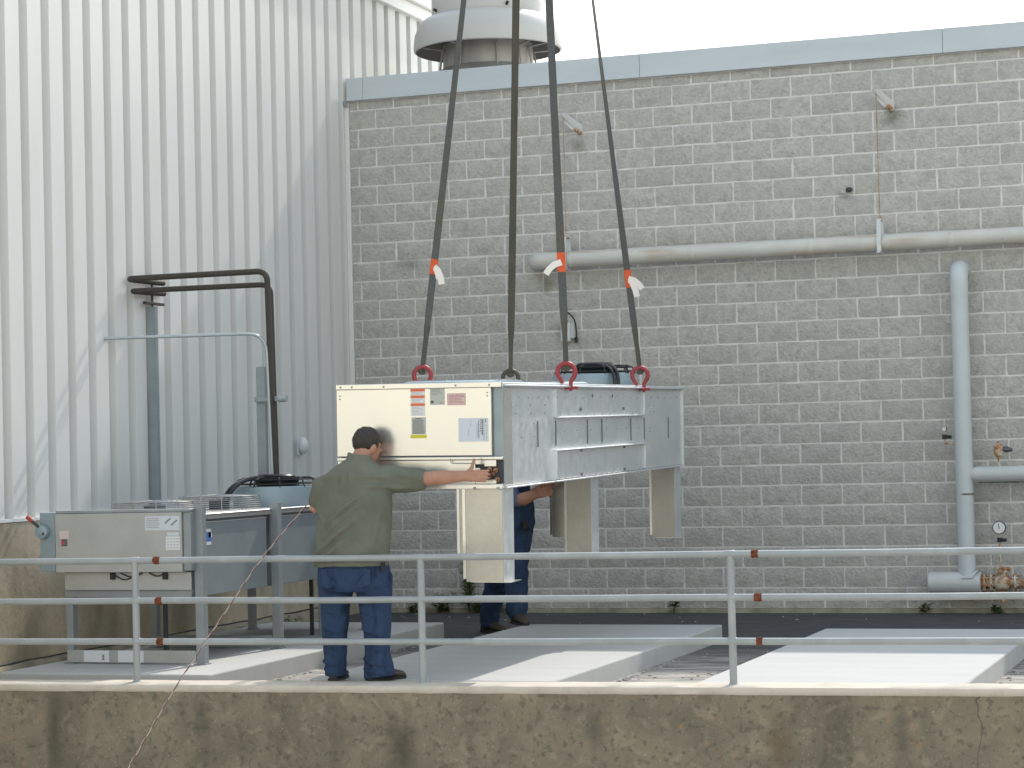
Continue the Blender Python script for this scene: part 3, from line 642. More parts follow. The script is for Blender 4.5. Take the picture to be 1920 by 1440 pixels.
for fx, fz in ((.022, .11), (.915, .10), (.022, .14), (.915, .13)):
    t = MB(); t.tube([(-UW+fx*UW, .012, UH*(1-fz)), (-UW+fx*UW, .007, UH*(1-fz))], [.006, .005], 8); t.build('screw', 'strut', hu)
for fx in (.835, .975):
    t = MB(); t.tube([(-UW+fx*UW, -.004, .004), (-UW+fx*UW, -.012, .004)], [.011, .009], 8); t.build('bolt', 'strut', hu)
# labels on the access door
DY = .0115
def lab(name, m, fx0, fx1, fz0, fz1, par=None, lift=0.0):
    return UB(name, m, (-UW+fx0*UW, -UW+fx1*UW, DY-.0012-lift, DY-lift, UH*(1-fz1), UH*(1-fz0)), bevel=0, par=par, smooth=False)
l = lab('warning_label', 'paper', .455, .541, .05, .31)
for a, bq in ((.054, .078), (.116, .140), (.190, .214)): lab('orange_stripe', 'lblorange', .455, .541, a, bq, l, .0014)
t = MB()
for a, bq, n in ((.082, .112, 3), (.145, .185, 3), (.22, .30, 6)): text_lines(t, -UW+.462*UW, -UW+.533*UW, UH*(1-bq), UH*(1-a), n, DY-.0013, .0022, .4, int(a*100))
t.build('print_lines', 'inkfaint', l, False)
l = lab('text_label', 'papergrey', .459, .545, .322, .484)
t = MB(); text_lines(t, -UW+.466*UW, -UW+.538*UW, UH*(1-.48), UH*(1-.345), 15, DY-.0013, .0026, .12, 5); t.box(-UW+.48*UW, -UW+.52*UW, DY-.002, DY-.0013, UH*(1-.34), UH*(1-.332)); t.build('print_lines', 'ink', l, False)
lab('yellow_strip', 'lblyellow', .451, .549, .488, .520)
l = lab('grey_label', 'papergrey', .573, .661, .043, .207)
t = MB(); text_lines(t, -UW+.58*UW, -UW+.65*UW, UH*(1-.12), UH*(1-.055), 4, DY-.0013, .0022, .5, 9); t.box(-UW+.576*UW, -UW+.595*UW, DY-.002, DY-.0013, UH*(1-.192), UH*(1-.168)); text_lines(t, -UW+.63*UW, -UW+.65*UW, UH*(1-.20), UH*(1-.175), 2, DY-.0013, .0022, .5, 3); t.build('print_lines', 'ink', l, False)
l = lab('caution_label', 'paperpink', .677, .785, .103, .212)
t = MB(); X0_, X1_, Z0_, Z1_ = -UW+.677*UW, -UW+.785*UW, UH*(1-.212), UH*(1-.103)
for q in ((X0_, X1_, Z0_, Z0_+.0028), (X0_, X1_, Z1_-.0028, Z1_), (X0_, X0_+.0028, Z0_+.003, Z1_-.003), (X1_-.0028, X1_, Z0_+.003, Z1_-.003)): t.box(q[0], q[1], DY-.002, DY-.0013, q[2], q[3])
text_lines(t, X0_+.01, X1_-.01, Z0_+.01, Z0_+.05, 4, DY-.0013, .0028, .15, 2); t.build('print_lines', 'lblred', l, False)
fc = bpy.data.curves.new('caution_text', 'FONT'); fc.body = 'CAUTION'; fc.size = .024; fc.align_x = 'CENTER'; fc.extrude = .0004; fc.materials.append(mat['lblred'])
fo_ = bpy.data.objects.new('tmp', fc); COL.objects.link(fo_); dg_ = bpy.context.evaluated_depsgraph_get(); fme = bpy.data.meshes.new_from_object(fo_.evaluated_get(dg_)); bpy.data.objects.remove(fo_)
fo = bpy.data.objects.new('caution_text', fme); COL.objects.link(fo); fo.parent = l; fo.location = ((X0_+X1_)/2, DY-.0018, Z1_-.026); fo.rotation_euler = (R(90), 0, 0)
l = lab('data_sheet', 'paperblue', .741, .919, .337, .557)
t = MB()
rg = random.Random(4)
for xx, z0_, z1_, w in ((.862, .36, .53, .006), (.872, .345, .47, .004), (.883, .35, .50, .011), (.893, .36, .545, .003), (.904, .345, .375, .008), (.852, .39, .52, .003), (.815, .36, .42, .002), (.80, .44, .5, .002), (.908, .40, .55, .002)):
    z = z0_
    while z < z1_:
        dz = rg.uniform(.006, .02); t.box(-UW+xx*UW-w/2, -UW+xx*UW+w/2, DY-.002, DY-.0013, UH*(1-min(z+dz, z1_)), UH*(1-z)); z += dz+.006
t.build('print_lines', 'ink', l, False)
# right-hand side: lips, ribs, slots, rivets
def side(name, m, y0, y1, z0, z1, out, bevel=.002, thick=None, par=None):
    return UB(name, m, (-.013 if thick is None else out-thick, out, y0, y1, z0, z1), bevel=bevel, par=par)
side('corner_cover', 'galvpan', .071, .255, .02, UH-.04, -.004)
side('side_panel', 'galv', .262, 1.292, .02, UH-.045, -.008)
side('side_panel', 'galv', 1.302, 3.955, UH*(1-.345), UH-.045, -.006)
side('side_panel', 'galv', 1.302, 3.955, UH*(1-.675), UH*(1-.355), -.009)
side('side_panel', 'galv', 1.302, 3.955, .02, UH*(1-.685), -.004)
side('side_panel', 'galv', 3.965, UL-.03, .02, UH-.045, -.008)
side('top_flange', 'galv', .07, UL, UH-.030, UH-.0195, .030)
side('bottom_flange', 'galv', .07, UL, 0, .010, .022)
side('shelf_lip', 'galv', 1.30, 3.97, UH*(1-.355), UH*(1-.345), .030)
side('shelf_lip', 'galv', 1.24, 3.98, UH*(1-.685), UH*(1-.675), .034)
side('rib', 'galv', 1.285, 1.300, UH*(1-.345), UH-.045, .014); side('rib', 'galv', 3.957, 3.972, UH*(1-.345), UH-.045, .014)
side('rib', 'galv', 1.225, 1.245, .02, UH*(1-.685), .030); side('rib', 'galv', 3.957, 3.972, .02, UH*(1-.685), .014)
side('far_post', 'galv', UL-.03, UL, .0, UH-.03, .012)
for y in (.864, 1.32, 2.193, 2.62, 3.537, 3.99, 4.87):
    side('slot', 'slotline', y-.0032, y+.0032, UH*(1-.635), UH*(1-.38), -.0022 if False else .0005, 0)
t = MB(); rg = random.Random(3)
def rivet(y, fz, r=.007, o=-.006): t.ell((o, y, UH*(1-fz)), (.006, r, r), None, 8, 6)
for i in range(22): rivet(.18+i*.24, .145)
for y in (.35, .70, 1.05): rivet(y, .22); rivet(y, .30)
for y in (.48, .78): rivet(y, .40); rivet(y, .53)
for i in range(11): rivet(1.45+i*.24, .325)
for y in (1.35, 1.55, 1.9, 2.3, 2.75, 3.1, 3.4, 3.8): rivet(y, .49, .007, -.007)
for y in (4.2, 4.35): rivet(y, .24); rivet(y, .31); rivet(y, .50); rivet(y, .54)
for i in range(16): rivet(1.4+i*.17, .97)
t.build('rivets', 'wire', hu)
# small stencil ticks on the sheet
t = MB()
for y in (2.0, 3.3):
    for fz in (.27, .70, .955):
        for d in (-.018, .018): t.box(-.0035, .0005, y+d-.004, y+d+.004, UH*(1-fz)-.012, UH*(1-fz)+.012)
for y in (2.35, 2.95): t.box(-.0035, .0005, y-.006, y+.006, UH*.855, UH*.89)
t.build('stencil_marks', 'ink', hu, False)
# legs: bent sheet with a foot flange
def uleg(x0, x1, y, d, lab_=None):
    t = MB(); h = -.632
    t.box(x0, x1, y, y+.004, h, -.001); t.box(x1-.0035, x1+.0005, y+.0045, y+d, h, -.001); t.box(x0-.0005, x0+.0035, y+.0045, y+d*.25, h, -.001)
    o = t.build('leg', 'galvleg', hu, False)
    t = MB(); t.box(x0+.03, x1+.055, y+.006, y+d, h-.004, h); t.build('foot_plate', 'galvpan', o, False)
    t = MB(); t.box(x1+.0008, x1+.0035, y+.005, y+d, h+.001, -.0015); t.build('side_sheet', 'galv', o, False)
    t = MB(); t.box(x0-.022, x0-.0012, y-.004, y+.004, h+.02, -.0015); t.build('edge_flange', 'galvpan', o, False)
uleg(-.275, -.012, .03, .24); uleg(-UW+.012, -UW+.275, .03, .24)
uleg(-.25, -.06, 2.45, .22); uleg(-UW+.06, -UW+.25, 2.45, .22)
uleg(-.235, -.03, 5.16, .24); uleg(-UW+.03, -UW+.20, 5.16, .24)
for cy in (1.0, 2.75):
    t = MB(); t.lathe([(.44, UH-.0035), (.435, UH+.012), (.41, UH+.022), (.39, UH+.022), (.385, UH-.0035)], (-.6, cy, 0), 40); cr = t.build('fan_collar', 'bluegrey', hu)
    t = MB()
    for q in (.38, .32, .26, .2, .14, .08): t.tube(arc((-.6, cy, UH+.026), q, 0, 2*math.pi, 32, (1,0,0), (0,1,0)), .0028, 5, False)
    for k in range(8):
        a = k*math.pi/4; t.tube([(-.6+.41*math.cos(a), cy+.41*math.sin(a), UH+.024), (-.6, cy, UH+.03)], .003, 5)
    t.build('fan_guard', 'wire', cr)
UB('fan_deck', 'bluegrey', (-.99, -.21, 4.25, 5.05, UH-.0035, UH+.012))
big_fan(hu, -.6, 4.62, UH+.0125, .36, .10, (.55, -.6))

# shackles and slings
APEX = UO + UR @ Vector((-.57, .513*UL, UH+7.45))
ml = thing('lifting_ring', 'steel ring gathering the four slings high above the unit', 'lifting ring', APEX)
t = MB(); t.tube(arc((0, 0, .10), .10, 0, 2*math.pi, 28), .018, 10, False); t.build('ring', 'shackledark', ml)
def shackle(lx, ly, side_, label, dark):
    h = UO + UR @ Vector((lx, ly, UH))
    s = thing('shackle', label, 'shackle', h, 'shackles on the hanging condenser', UR)
    mm = 'shackledark' if dark else 'shackle'
    SA = R(17)
    bow = arc((0, 0, .082), .066, R(-38), R(218), 18, (math.cos(SA), math.sin(SA), 0), (0, 0, 1))
    pin = Vector((math.cos(SA), math.sin(SA), 0))
    pts = [pin*.030+Vector((0, 0, -.035)), pin*.034+Vector((0, 0, .01))] + bow + [-pin*.034+Vector((0, 0, .01)), -pin*.030+Vector((0, 0, -.035))]
    t = MB(); t.tube(pts, [.015]*2+[.018]*len(bow)+[.015]*2, 12); t.build('bow', mm, s)
    t = MB(); t.tube([-pin*.065+Vector((0, 0, -.035)), pin*.085+Vector((0, 0, -.035))], .013, 12); t.build('pin', mm, s)
    for q in (-.030, .030):
        t = MB(); t.tube([pin*(q-.012)+Vector((0, 0, -.035)), pin*(q+.012)+Vector((0, 0, -.035))], .026, 14); t.build('eye', mm, s)
    return h + zU*.128
def sling(p, label, m, tagside, wdir, twist=lambda q: 0):
    d = (APEX-p); L = d.length; d.normalize()
    w = Vector(wdir); w = (w - d*w.dot(d)).normalized(); nn = d.cross(w)
    s = thing('lifting_sling', label, 'sling', p, 'webbing slings')
    def strip(name, mm, st, par, lift=0, th=.0035):
        rs = []
        for (q, hw) in st:
            c = d*q + nn*lift; an = twist(q); w2 = w*math.cos(an)+nn*math.sin(an); n2 = d.cross(w2)
            rs.append([c-w2*hw-n2*th, c+w2*hw-n2*th, c+w2*hw+n2*th, c-w2*hw+n2*th])
        t = MB(); t.rings(rs); return t.build(name, mm, par, False)
    tw = .5
    narrow = [(-.02, .022), (.02, .017), (.22, .017), (.30, .021), (.40, .030), (.55, .030)]
    st = narrow + [(q, .030+.0015*math.sin(q*2.3)) for q in (.8, 1, 1.25, 1.5, 1.75, 2, 2.3, 2.6, 2.9, 3.2, 3.6, 4, 5, 6, L-.4)] + [(L-.3, .02), (L, .018)]
    strip('webbing', m, st, s)
    strip('eye_wrap', 'slingolive', [(-.03, .0185), (.02, .0192), (.22, .0192), (.30, .023), (.345, .027)], s, 0, .006)
    t = MB(); t.tube([-w*.028-d*.012, -w*.01-d*.03, w*.01-d*.03, w*.028-d*.012], .012, 8); t.build('loop', 'slingolive', s)
    if tagside:
        z0, z1 = tagside[0]
        strip('orange_sleeve', 'orange', [(z0, .032), (z1, .032)], s, 0, .006)
        a = d*(z0+z1)/2
        for k, (dx, dz, tw_) in enumerate(tagside[1]):
            P = [a + w*.0 - nn*.008, a + w*dx*.45 - nn*.014 + d*dz*.2, a + w*dx*.8 - nn*.016 + d*dz*.6, a + w*dx - nn*.012 + d*dz]
            rs = []
            for i, q in enumerate(P):
                hw = .024
                e = (P[min(i+1, 3)]-P[max(i-1, 0)]).normalized(); side_v = e.cross(nn).normalized()
                rs.append([q-side_v*hw, q+side_v*hw, q+side_v*hw+nn*.003, q-side_v*hw+nn*.003])
            t = MB(); t.rings(rs); t.build('tag', 'tag', s, True)
p1 = shackle(-UW+.02, .32*UL, -1, 'red shackle on the left edge, the nearer one to the men', False)
p2 = shackle(-UW+.02, .735*UL, -1, 'dark worn shackle at the far left edge of the hanging unit', True)
p3 = shackle(-.005, .30*UL, 1, 'red shackle on right edge left of the fan guard', False)
p4 = shackle(-.005, .715*UL, 1, 'red shackle on right edge in front of the black fan guard', False)
vx = (math.cos(YAW), math.sin(YAW), 0)
sling(p1, 'left outer grey sling with orange band and folded paper tag', 'sling', ((.74, .86), ((.075, -.13, 0), (.05, -.09, 0))), vx, lambda q: R(38)+R(22)*max(0, min(1, (q-1.6)/1.6)))
sling(p2, 'plain olive-grey sling without a visible orange band', 'slingolive', None, vx)
sling(p3, 'inner grey sling whose orange band has a white tag wrapped left', 'sling', ((.72, .87), ((-.12, -.09, 0),)), vx)
sling(p4, 'right outer grey sling with a forked white tag under its orange band', 'sling', ((.70, .85), ((.055, -.16, 0), (.105, -.10, 0))), vx, lambda q: R(30)+R(42)*max(0, min(1, (q-.6)/2.4)))

# the standing unit on the left pad
su = thing('condenser_unit', 'older grey condenser standing on legs on its pad', 'air conditioner', (-8.27, 14.78, .1))
so = Vector(su.location)
def SB(name, m, *boxes, bevel=.004, par=None, smooth=True):
    t = MB()
    for q in boxes: t.box(q[0]-so.x, q[1]-so.x, q[2]-so.y, q[3]-so.y, q[4]-so.z, q[5]-so.z)
    return t.build(name, m, par or su, smooth, bevel)
YE1 = 18.25
SB('cabinet', 'greyside', (-8.80, -7.735, 14.90, YE1, .60, 1.165))
SB('top_cover', 'dull', (-8.83, -7.705, 14.80, YE1+.03, 1.168, 1.205))
SB('top_edge', 'galv', (-7.745, -7.69, 14.9, YE1+.03, 1.205, 1.212))
SB('control_door', 'dull', (-8.828, -7.765, 14.765, 14.896, .792, 1.232))
SB('door_rim', 'greyleg', (-8.828, -7.70, 14.772, 14.894, 1.234, 1.256), (-7.762, -7.70, 14.785, 14.89, .80, 1.232))
SB('lower_panel', 'dull', (-8.785, -7.725, 14.82, 14.84, .655, .789))
SB('underside_rail', 'greyleg', (-8.80, -7.735, 14.845, 14.89, .60, .654))
SB('side_panel', 'greyside', (-7.733, -7.715, 14.97, 16.10, .60, 1.150)); SB('side_panel', 'greyside', (-7.733, -7.715, 16.26, YE1, .60, 1.150))
SB('side_edge', 'galv', (-7.715, -7.712, 14.97, 16.10, 1.144, 1.150), (-7.715, -7.712, 16.26, YE1, 1.144, 1.150), bevel=0)
SB('panel_gap', 'slot', (-7.7335, -7.722, 16.104, 16.17, .60, 1.155), bevel=0)
for (x0, x1, y, z1) in ((-7.712, -7.645, 14.86, 1.285), (-7.712, -7.645, 16.17, 1.262), (-8.80, -8.745, 14.86, .66), (-8.80, -8.745, 16.17, .66), (-7.712, -7.645, 17.95, 1.2), (-8.80, -8.745, 17.95, .66)):
    lg = SB('leg', 'greyleg', (x0, x1, y, y+.006, .1, z1), (x1-.006, x1, y+.0065, y+.07, .1, z1), (x0, x0+.006, y+.0065, y+.05, .1, min(z1, .66)), bevel=.0015)
    SB('foot_plate', 'greyleg', (x0-.02, x1+.01, y-.01, y+.09, .101, .108), bevel=.001, par=lg)
SB('base_skirt', 'dull', (-8.795, -7.715, 14.852, 14.858, .112, .205)); SB('base_skirt', 'greyside', (-8.74, -7.715, 16.162, 16.168, .112, .205))
for a, e in ((-8.65, -8.435), (-8.36, -8.145)):
    l = SB('paper_sheet', 'paper', (a, e, 14.848, 14.8515, .116, .202), bevel=0)
t = MB()
for k in range(4): t.box(-8.495-so.x, -8.475-so.x, 14.8472-so.y, 14.8478-so.y, .132+k*.011-so.z, .139+k*.011-so.z)
t.build('print_lines', 'ink', su, False)
# inner support rails seen between the legs
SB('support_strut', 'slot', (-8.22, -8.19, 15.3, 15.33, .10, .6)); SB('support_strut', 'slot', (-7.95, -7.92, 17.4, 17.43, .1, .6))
SB('support_strut', 'strut', (-7.80, -7.75, 17.25, 17.30, .1, .6))
# disconnect switch box
db = SB('disconnect_box', 'bluegrey', (-8.965, -8.835, 14.775, 14.89, .80, 1.243))
t = MB(); t.lathe([(.001, 0), (.052, 0), (.056, .012), (.05, .045), (.02, .055), (.001, .056)], (0, 0, 0), 24)
kn = t.build('rotary_knob', 'bluegrey', db); kn.location = (-8.93-so.x, 14.774-so.y, 1.10-so.z); kn.rotation_euler = (R(90), 0, 0)
t = MB(); t.tube([(-8.945-so.x, 14.735-so.y, 1.135-so.z), (-9.03-so.x, 14.73-so.y, 1.205-so.z)], [.013, .013], 10); hd = t.build('handle', 'slot', db)
t = MB(); t.tube([(-9.0-so.x, 14.732-so.y, 1.180-so.z), (-9.045-so.x, 14.729-so.y, 1.217-so.z)], [.015, .018], 10); t.build('grip', 'redhandle', hd)
t = MB(); t.ell((-8.91-so.x, 14.73-so.y, 1.09-so.z), (.015, .012, .02), None, 8, 6); t.build('lock', 'blackmatte', db)
# stickers
SB('pink_sticker', 'paperpink', (-8.79, -8.71, 14.7632, 14.7645, 1.045, 1.105), bevel=0); SB('dark_sticker', 'ink', (-8.775, -8.725, 14.7632, 14.7645, .99, 1.042), bevel=0)
SB('red_sticker_patch', 'lblred', (-8.772, -8.745, 14.7622, 14.763, 1.0, 1.03), bevel=0)
l = SB('notice_sheet', 'paperblue', (-8.065, -7.78, 14.7632, 14.7645, 1.10, 1.205), bevel=0)
t = MB(); text_lines(t, -8.055-so.x, -7.94-so.x, 1.115-so.z, 1.195-so.z, 6, 14.7630-so.y, .005, .25, 7); t.build('print_lines', 'inkfaint', l, False)
t = MB()
for k in range(2):
    mx = Matrix.Translation((-7.875+k*.052-so.x, 14.7628-so.y, 1.17-k*.014-so.z)) @ Matrix.Rotation(R(-38), 4, 'Y')
    for j in range(5): t.box(-.03+j*.0125, -.0215+j*.0125, -.0004, 0, -.006, .007, mx)
t.build('slanted_print', 'ink', l, False)
l = SB('data_label', 'paper', (-7.895, -7.78, 14.7632, 14.7645, .955, 1.055), bevel=0)
t = MB()
for k in range(4):
    for j in range(4): t.box(-7.885+j*.026-so.x, -7.868+j*.026-so.x, 14.7625-so.y, 14.763-so.y, .968+k*.022-so.z, .973+k*.022-so.z)
t.build('print_lines', 'inkfaint', l, False)
SB('notice_strip', 'paperblue', (-7.885, -7.785, 14.7632, 14.7645, 1.06, 1.085), bevel=0)
l = SB('blue_sticker', 'lblblue', (-7.7148, -7.7135, 15.04, 15.14, 1.0, 1.07), bevel=0); SB('sticker_edge', 'paper', (-7.7148, -7.7135, 15.04, 15.14, 1.071, 1.095), (-7.7148, -7.7135, 15.04, 15.14, .975, .999), (-7.7148, -7.7135, 15.10, 15.155, 1.03, 1.0699), bevel=0)
# hanging cable clips under the door
for x in (-8.37, -7.93): SB('cable_clip', 'blackmatte', (x-.02, x+.02, 14.80, 14.82, .735, .785))
t = MB()
for a, e, dp in ((-8.37, -8.16, .05), (-8.3, -8.12, .03), (-8.06, -7.93, .025)):
    t.tube([(a+(e-a)*i/12-so.x, 14.805-so.y, .785-dp*math.sin(math.pi*i/12)-so.z) for i in range(13)], .005, 6)
t.build('loose_cable', 'blackmatte', su)
small_guard(su, -8.27-so.x+.0, 15.30-so.y, 1.2055-so.z, .33, .095); small_guard(su, -8.25-so.x, 16.35-so.y, 1.2055-so.z, .33, .11)
big_fan(su, -8.16-so.x, 17.25-so.y, 1.2055-so.z, .36, .17, (-.35, -1.05))

# ------------------------------------------------------------------ people
def organic(name, mbs, voxel, m, parent, it=6, disp=None, factor=.5):
    bm = mbs.bm; bmesh.ops.recalc_face_normals(bm, faces=bm.faces[:])
    me = bpy.data.meshes.new('tmp'); bm.to_mesh(me); bm.free(); o = bpy.data.objects.new('tmp', me); COL.objects.link(o)
    r = o.modifiers.new('r', 'REMESH'); r.mode = 'VOXEL'; r.voxel_size = voxel
    s = o.modifiers.new('s', 'SMOOTH'); s.factor = factor; s.iterations = it
    dg = bpy.context.evaluated_depsgraph_get(); ev = o.evaluated_get(dg); nm = bpy.data.meshes.new_from_object(ev)
    bpy.data.objects.remove(o); nm.name = name
    if disp:
        nr = [v.normal.copy() for v in nm.vertices]
        for v, q in zip(nm.vertices, nr): v.co = v.co + q*disp(v.co, q)
    nm.shade_smooth(); nm.materials.clear(); nm.materials.append(mat[m])
    ob = bpy.data.objects.new(name, nm); COL.objects.link(ob); ob.parent = parent
    return ob
def sup(cx, cy, z, hw, hd, n=32, e=2.5, dz=0):
    out = []
    for j in range(n):
        a = 2*math.pi*j/n; c, s = math.cos(a), math.sin(a)
        out.append(Vector((cx+hw*abs(c)**(2/e)*(1 if c > 0 else -1), cy+hd*abs(s)**(2/e)*(1 if s > 0 else -1), z + dz*c)))
    return out
def limb(mb, pts, radii, n=18):
    """closed tapered limb with rounded ends"""
    pts = [Vector(p) for p in pts]
    P = []; Rr = []
    d0 = (pts[0]-pts[1]).normalized(); d1 = (pts[-1]-pts[-2]).normalized()
    def sc(r, k): return tuple(q*k for q in r) if isinstance(r, tuple) else r*k
    def mxr(r): return max(r) if isinstance(r, tuple) else r
    r0 = mxr(radii[0]); r1 = mxr(radii[-1])
    for k in (.95, .7): P.append(pts[0]+d0*r0*k*.8); Rr.append(sc(radii[0], math.sqrt(1-k*k)))
    P += pts; Rr += list(radii)
    for k in (.7, .95): P.append(pts[-1]+d1*r1*k*.8); Rr.append(sc(radii[-1], math.sqrt(1-k*k)))
    mb.tube(P, Rr, n); return mb
def ridges(segs):
    S_ = [(Vector((a[0], a[1])), Vector((b_[0], b_[1])), amp, w) for a, b_, amp, w in segs]
    def f(x, z):
        s = 0
        for a, b_, amp, w in S_:
            d = b_-a; t = max(0, min(1, (Vector((x, z))-a).dot(d)/d.length_squared)); q = (Vector((x, z))-(a+d*t)).length
            s += amp*math.exp(-(q/w)**2)*math.sin(math.pi*min(1, .15+t*.85)) 
        return s
    return f
def make_head(mb, c, rot, s=1.0):
    c = Vector(c)
    def P(x, y, z): return c + rot @ (Vector((x, y, z))*s)
    def E(p, r, tilt=None):
        mx = rot if tilt is None else rot @ tilt
        mb.ell(P(*p), tuple(q*s for q in r), mx.to_3x3(), 20, 14)
    E((0, -.012, .035), (.077, .098, .092)); E((0, .03, -.02), (.066, .072, .09)); E((0, .055, -.075), (.045, .04, .042))
    E((0, .10, -.015), (.014, .02, .028)); E((0, .095, .03), (.045, .016, .014))          # nose, brow
    E((0, .092, -.055), (.026, .012, .009)); E((0, .09, -.066), (.022, .012, .009))       # lips
    for sx in (-1, 1): E((sx*.079, -.008, -.005), (.011, .024, .034))                     # ears
    return P
def hair_cap(par, c, rot, s, zcut):
    t = MB(); c = Vector(c); n, m = 40, 22; rs = []
    for i in range(1, m):
        th = math.pi*i/m; ring = []
        for j in range(n):
            a = 2*math.pi*j/n; d = Vector((math.sin(th)*math.cos(a), math.sin(th)*math.sin(a), -math.cos(th)))
            q = Vector((.083*d.x, .105*d.y, .098*d.z)) + Vector((0, -.014, .036))
            q += d*.006*noise.noise(q*45)
            ring.append(c + rot @ (q*s))
        rs.append(ring)
    t.rings(rs, True)
    dele = []
    inv = rot.inverted()
    for f in t.bm.faces:
        q = (inv @ (f.calc_center_median()-c))/s
        fr = q.y
        lim = -.075 if fr < -.04 else (-.02 if abs(q.x) > .05 and fr < .02 else .055 + max(0, fr)*.25)
        if q.z < lim + .006*noise.noise(q*60): dele.append(f)
    bmesh.ops.delete(t.bm, geom=dele, context='FACES')
    me = bpy.data.meshes.new('hair'); bmesh.ops.recalc_face_normals(t.bm, faces=t.bm.faces[:]); t.bm.to_mesh(me); t.bm.free()
    o = link('hair', me, 'hair', par, True, 0, 180); so_ = o.modifiers.new('solid', 'SOLIDIFY'); so_.thickness = .008; so_.offset = -1
    return o
def hand(mb, wrist, fwd, upv, palm_n, size=1.0, curl=.35, thumb_up=True):
    """palm and five fingers; fwd = finger direction, upv = thumb side, palm_n = direction the palm faces"""
    w = Vector(wrist); f = Vector(fwd).normalized(); u = Vector(upv); u = (u-f*u.dot(f)).normalized(); p = Vector(palm_n); p = (p-f*p.dot(f)-u*p.dot(u)).normalized()
    s = size
    for k in (-.027, -.010, .008, .026): limb(mb, [w+u*k*.55*s+f*.0, w+f*.05*s+u*k*.9*s, w+f*.092*s+u*k*s], [.017*s, .0165*s, .0125*s], 10)
    for k, L, c0 in ((.032, .070, 0), (.011, .078, 0), (-.010, .073, .1), (-.031, .058, .2)):
        b0 = w+f*.094*s+u*k*s; a = curl+c0
        d1 = (f*math.cos(a*.5)+p*math.sin(a*.5)+u*k*2.5).normalized(); d2 = (f*math.cos(a*1.4)+p*math.sin(a*1.4)+u*k*1.5).normalized(); d3 = (f*math.cos(a*2.2)+p*math.sin(a*2.2)).normalized()
        p1 = b0+d1*L*.45*s; p2 = p1+d2*L*.32*s; p3 = p2+d3*L*.24*s
        limb(mb, [b0-f*.015*s, b0, p1, p2, p3], [.0105*s, .0105*s, .0095*s, .0088*s, .0075*s], 10)
    t0 = w+f*.022*s+u*.020*s; t1 = t0+(f*.55+u*.8+p*.25).normalized()*.045*s; t2 = t1+(f*.25+u*1.0+p*.1).normalized()*.034*s; t3 = t2+(f*.25+u*1.0-p*.05).normalized()*.026*s
    limb(mb, [t0, t1, t2, t3], [.017*s, .0135*s, .0115*s, .009*s], 10)

# --- man in the olive shirt, seen from behind, right hand on the unit
GZ = .1
m1 = thing('person', 'man in olive green shirt and blue jeans steadying the unit, seen from behind', 'person', (-6.03, 13.98, GZ))
O1 = Vector(m1.location)
def L1(p): return Vector(p)-O1
bd = MB()
hr = Matrix.Rotation(R(-24), 3, 'Z') @ Matrix.Rotation(R(-26), 3, 'X') @ Matrix.Rotation(R(6), 3, 'Y')
HC = L1((-5.978, 14.075, 1.668))
PP = make_head(bd, HC, hr, 1.06)
limb(bd, [L1((-6.0, 13.975, 1.50)), L1((-5.995, 13.985, 1.57)), L1((-5.985, 14.04, 1.645))], [.07, .066, .062])
bd.rings([sup(-6.03-O1.x, 13.97-O1.y+dy, z-O1.z, hw, hd) for z, hw, hd, dy in ((.78, .20, .12, 0), (.95, .22, .125, 0), (1.15, .215, .12, 0), (1.35, .215, .115, .01), (1.47, .19, .095, .015), (1.54, .10, .07, .02))])
limb(bd, [L1((-5.81, 13.985, 1.47)), L1((-5.505, 14.015, 1.452)), L1((-5.42, 14.05, 1.455)), L1((-5.282, 14.115, 1.463))], [.055, .047, (.047, .050), (.026, .034)])
hand(bd, L1((-5.285, 14.118, 1.463)), (.97, .22, -.02), (-.12, .05, 1), (0, 1, 0), 1.02, .28)
limb(bd, [L1((-6.25, 13.985, 1.44)), L1((-6.325, 13.975, 1.255)), L1((-6.335, 14.06, 1.275)), L1((-6.325, 14.17, 1.34))], [.055, .046, .042, .029])
hand(bd, L1((-6.325, 14.165, 1.338)), (0, .85, .5), (.3, -.3, 1), (1, 0, 0), 1.0, 1.05)
for sx, xk in ((-1, -6.19), (1, -5.89)):
    limb(bd, [L1((-6.03+sx*.11, 13.98, .85)), L1((xk, 13.985, .5)), L1((xk, 13.96, .17))], [.085, .06, .045])
body1 = organic('body', bd, .0062, 'skin', m1, 5)
hair_cap(m1, HC, hr, 1.07, 0)
for sx in (-1, 1):
    t = MB(); t.ell(PP(sx*.03, .068, .010), (.0125, .0125, .0125), None, 12, 8); t.build('eye', 'dialwhite', m1)
sh = MB()
sh.rings([sup(cx-O1.x, cy-O1.y, z-O1.z, hw, hd, 40, e) for z, cx, hw, cy, hd, e in (
    (.872, -6.052, .262, 13.955, .165, 2.3), (.93, -6.050, .266, 13.955, .162, 2.3), (1.05, -6.04, .266, 13.955, .158, 2.3), (1.18, -6.033, .266, 13.958, .152, 2.3),
    (1.30, -6.025, .268, 13.962, .147, 2.3), (1.40, -6.018, .266, 13.968, .140, 2.3), (1.48, -6.012, .246, 13.975, .122, 2.2), (1.535, -6.004, .185, 13.982, .10, 2.1), (1.575, -5.998, .115, 13.985, .083, 2), (1.595, -5.996, .085, 13.987, .076, 2))])
limb(sh, [L1((-5.92, 13.98, 1.44)), L1((-5.80, 13.985, 1.452)), L1((-5.68, 14.0, 1.448)), L1((-5.575, 14.012, 1.445))], [(.10, .10), (.098, .10), (.082, .09), (.072, .078)], 22)
sh.tube([L1((-5.62, 14.007, 1.446)), L1((-5.535, 14.018, 1.447))], [(.074, .080), (.064, .070)], 22)
limb(sh, [L1((-6.15, 13.978, 1.43)), L1((-6.262, 13.978, 1.40)), L1((-6.305, 13.978, 1.30))], [(.10, .10), (.09, .09), (.064, .068)], 22)
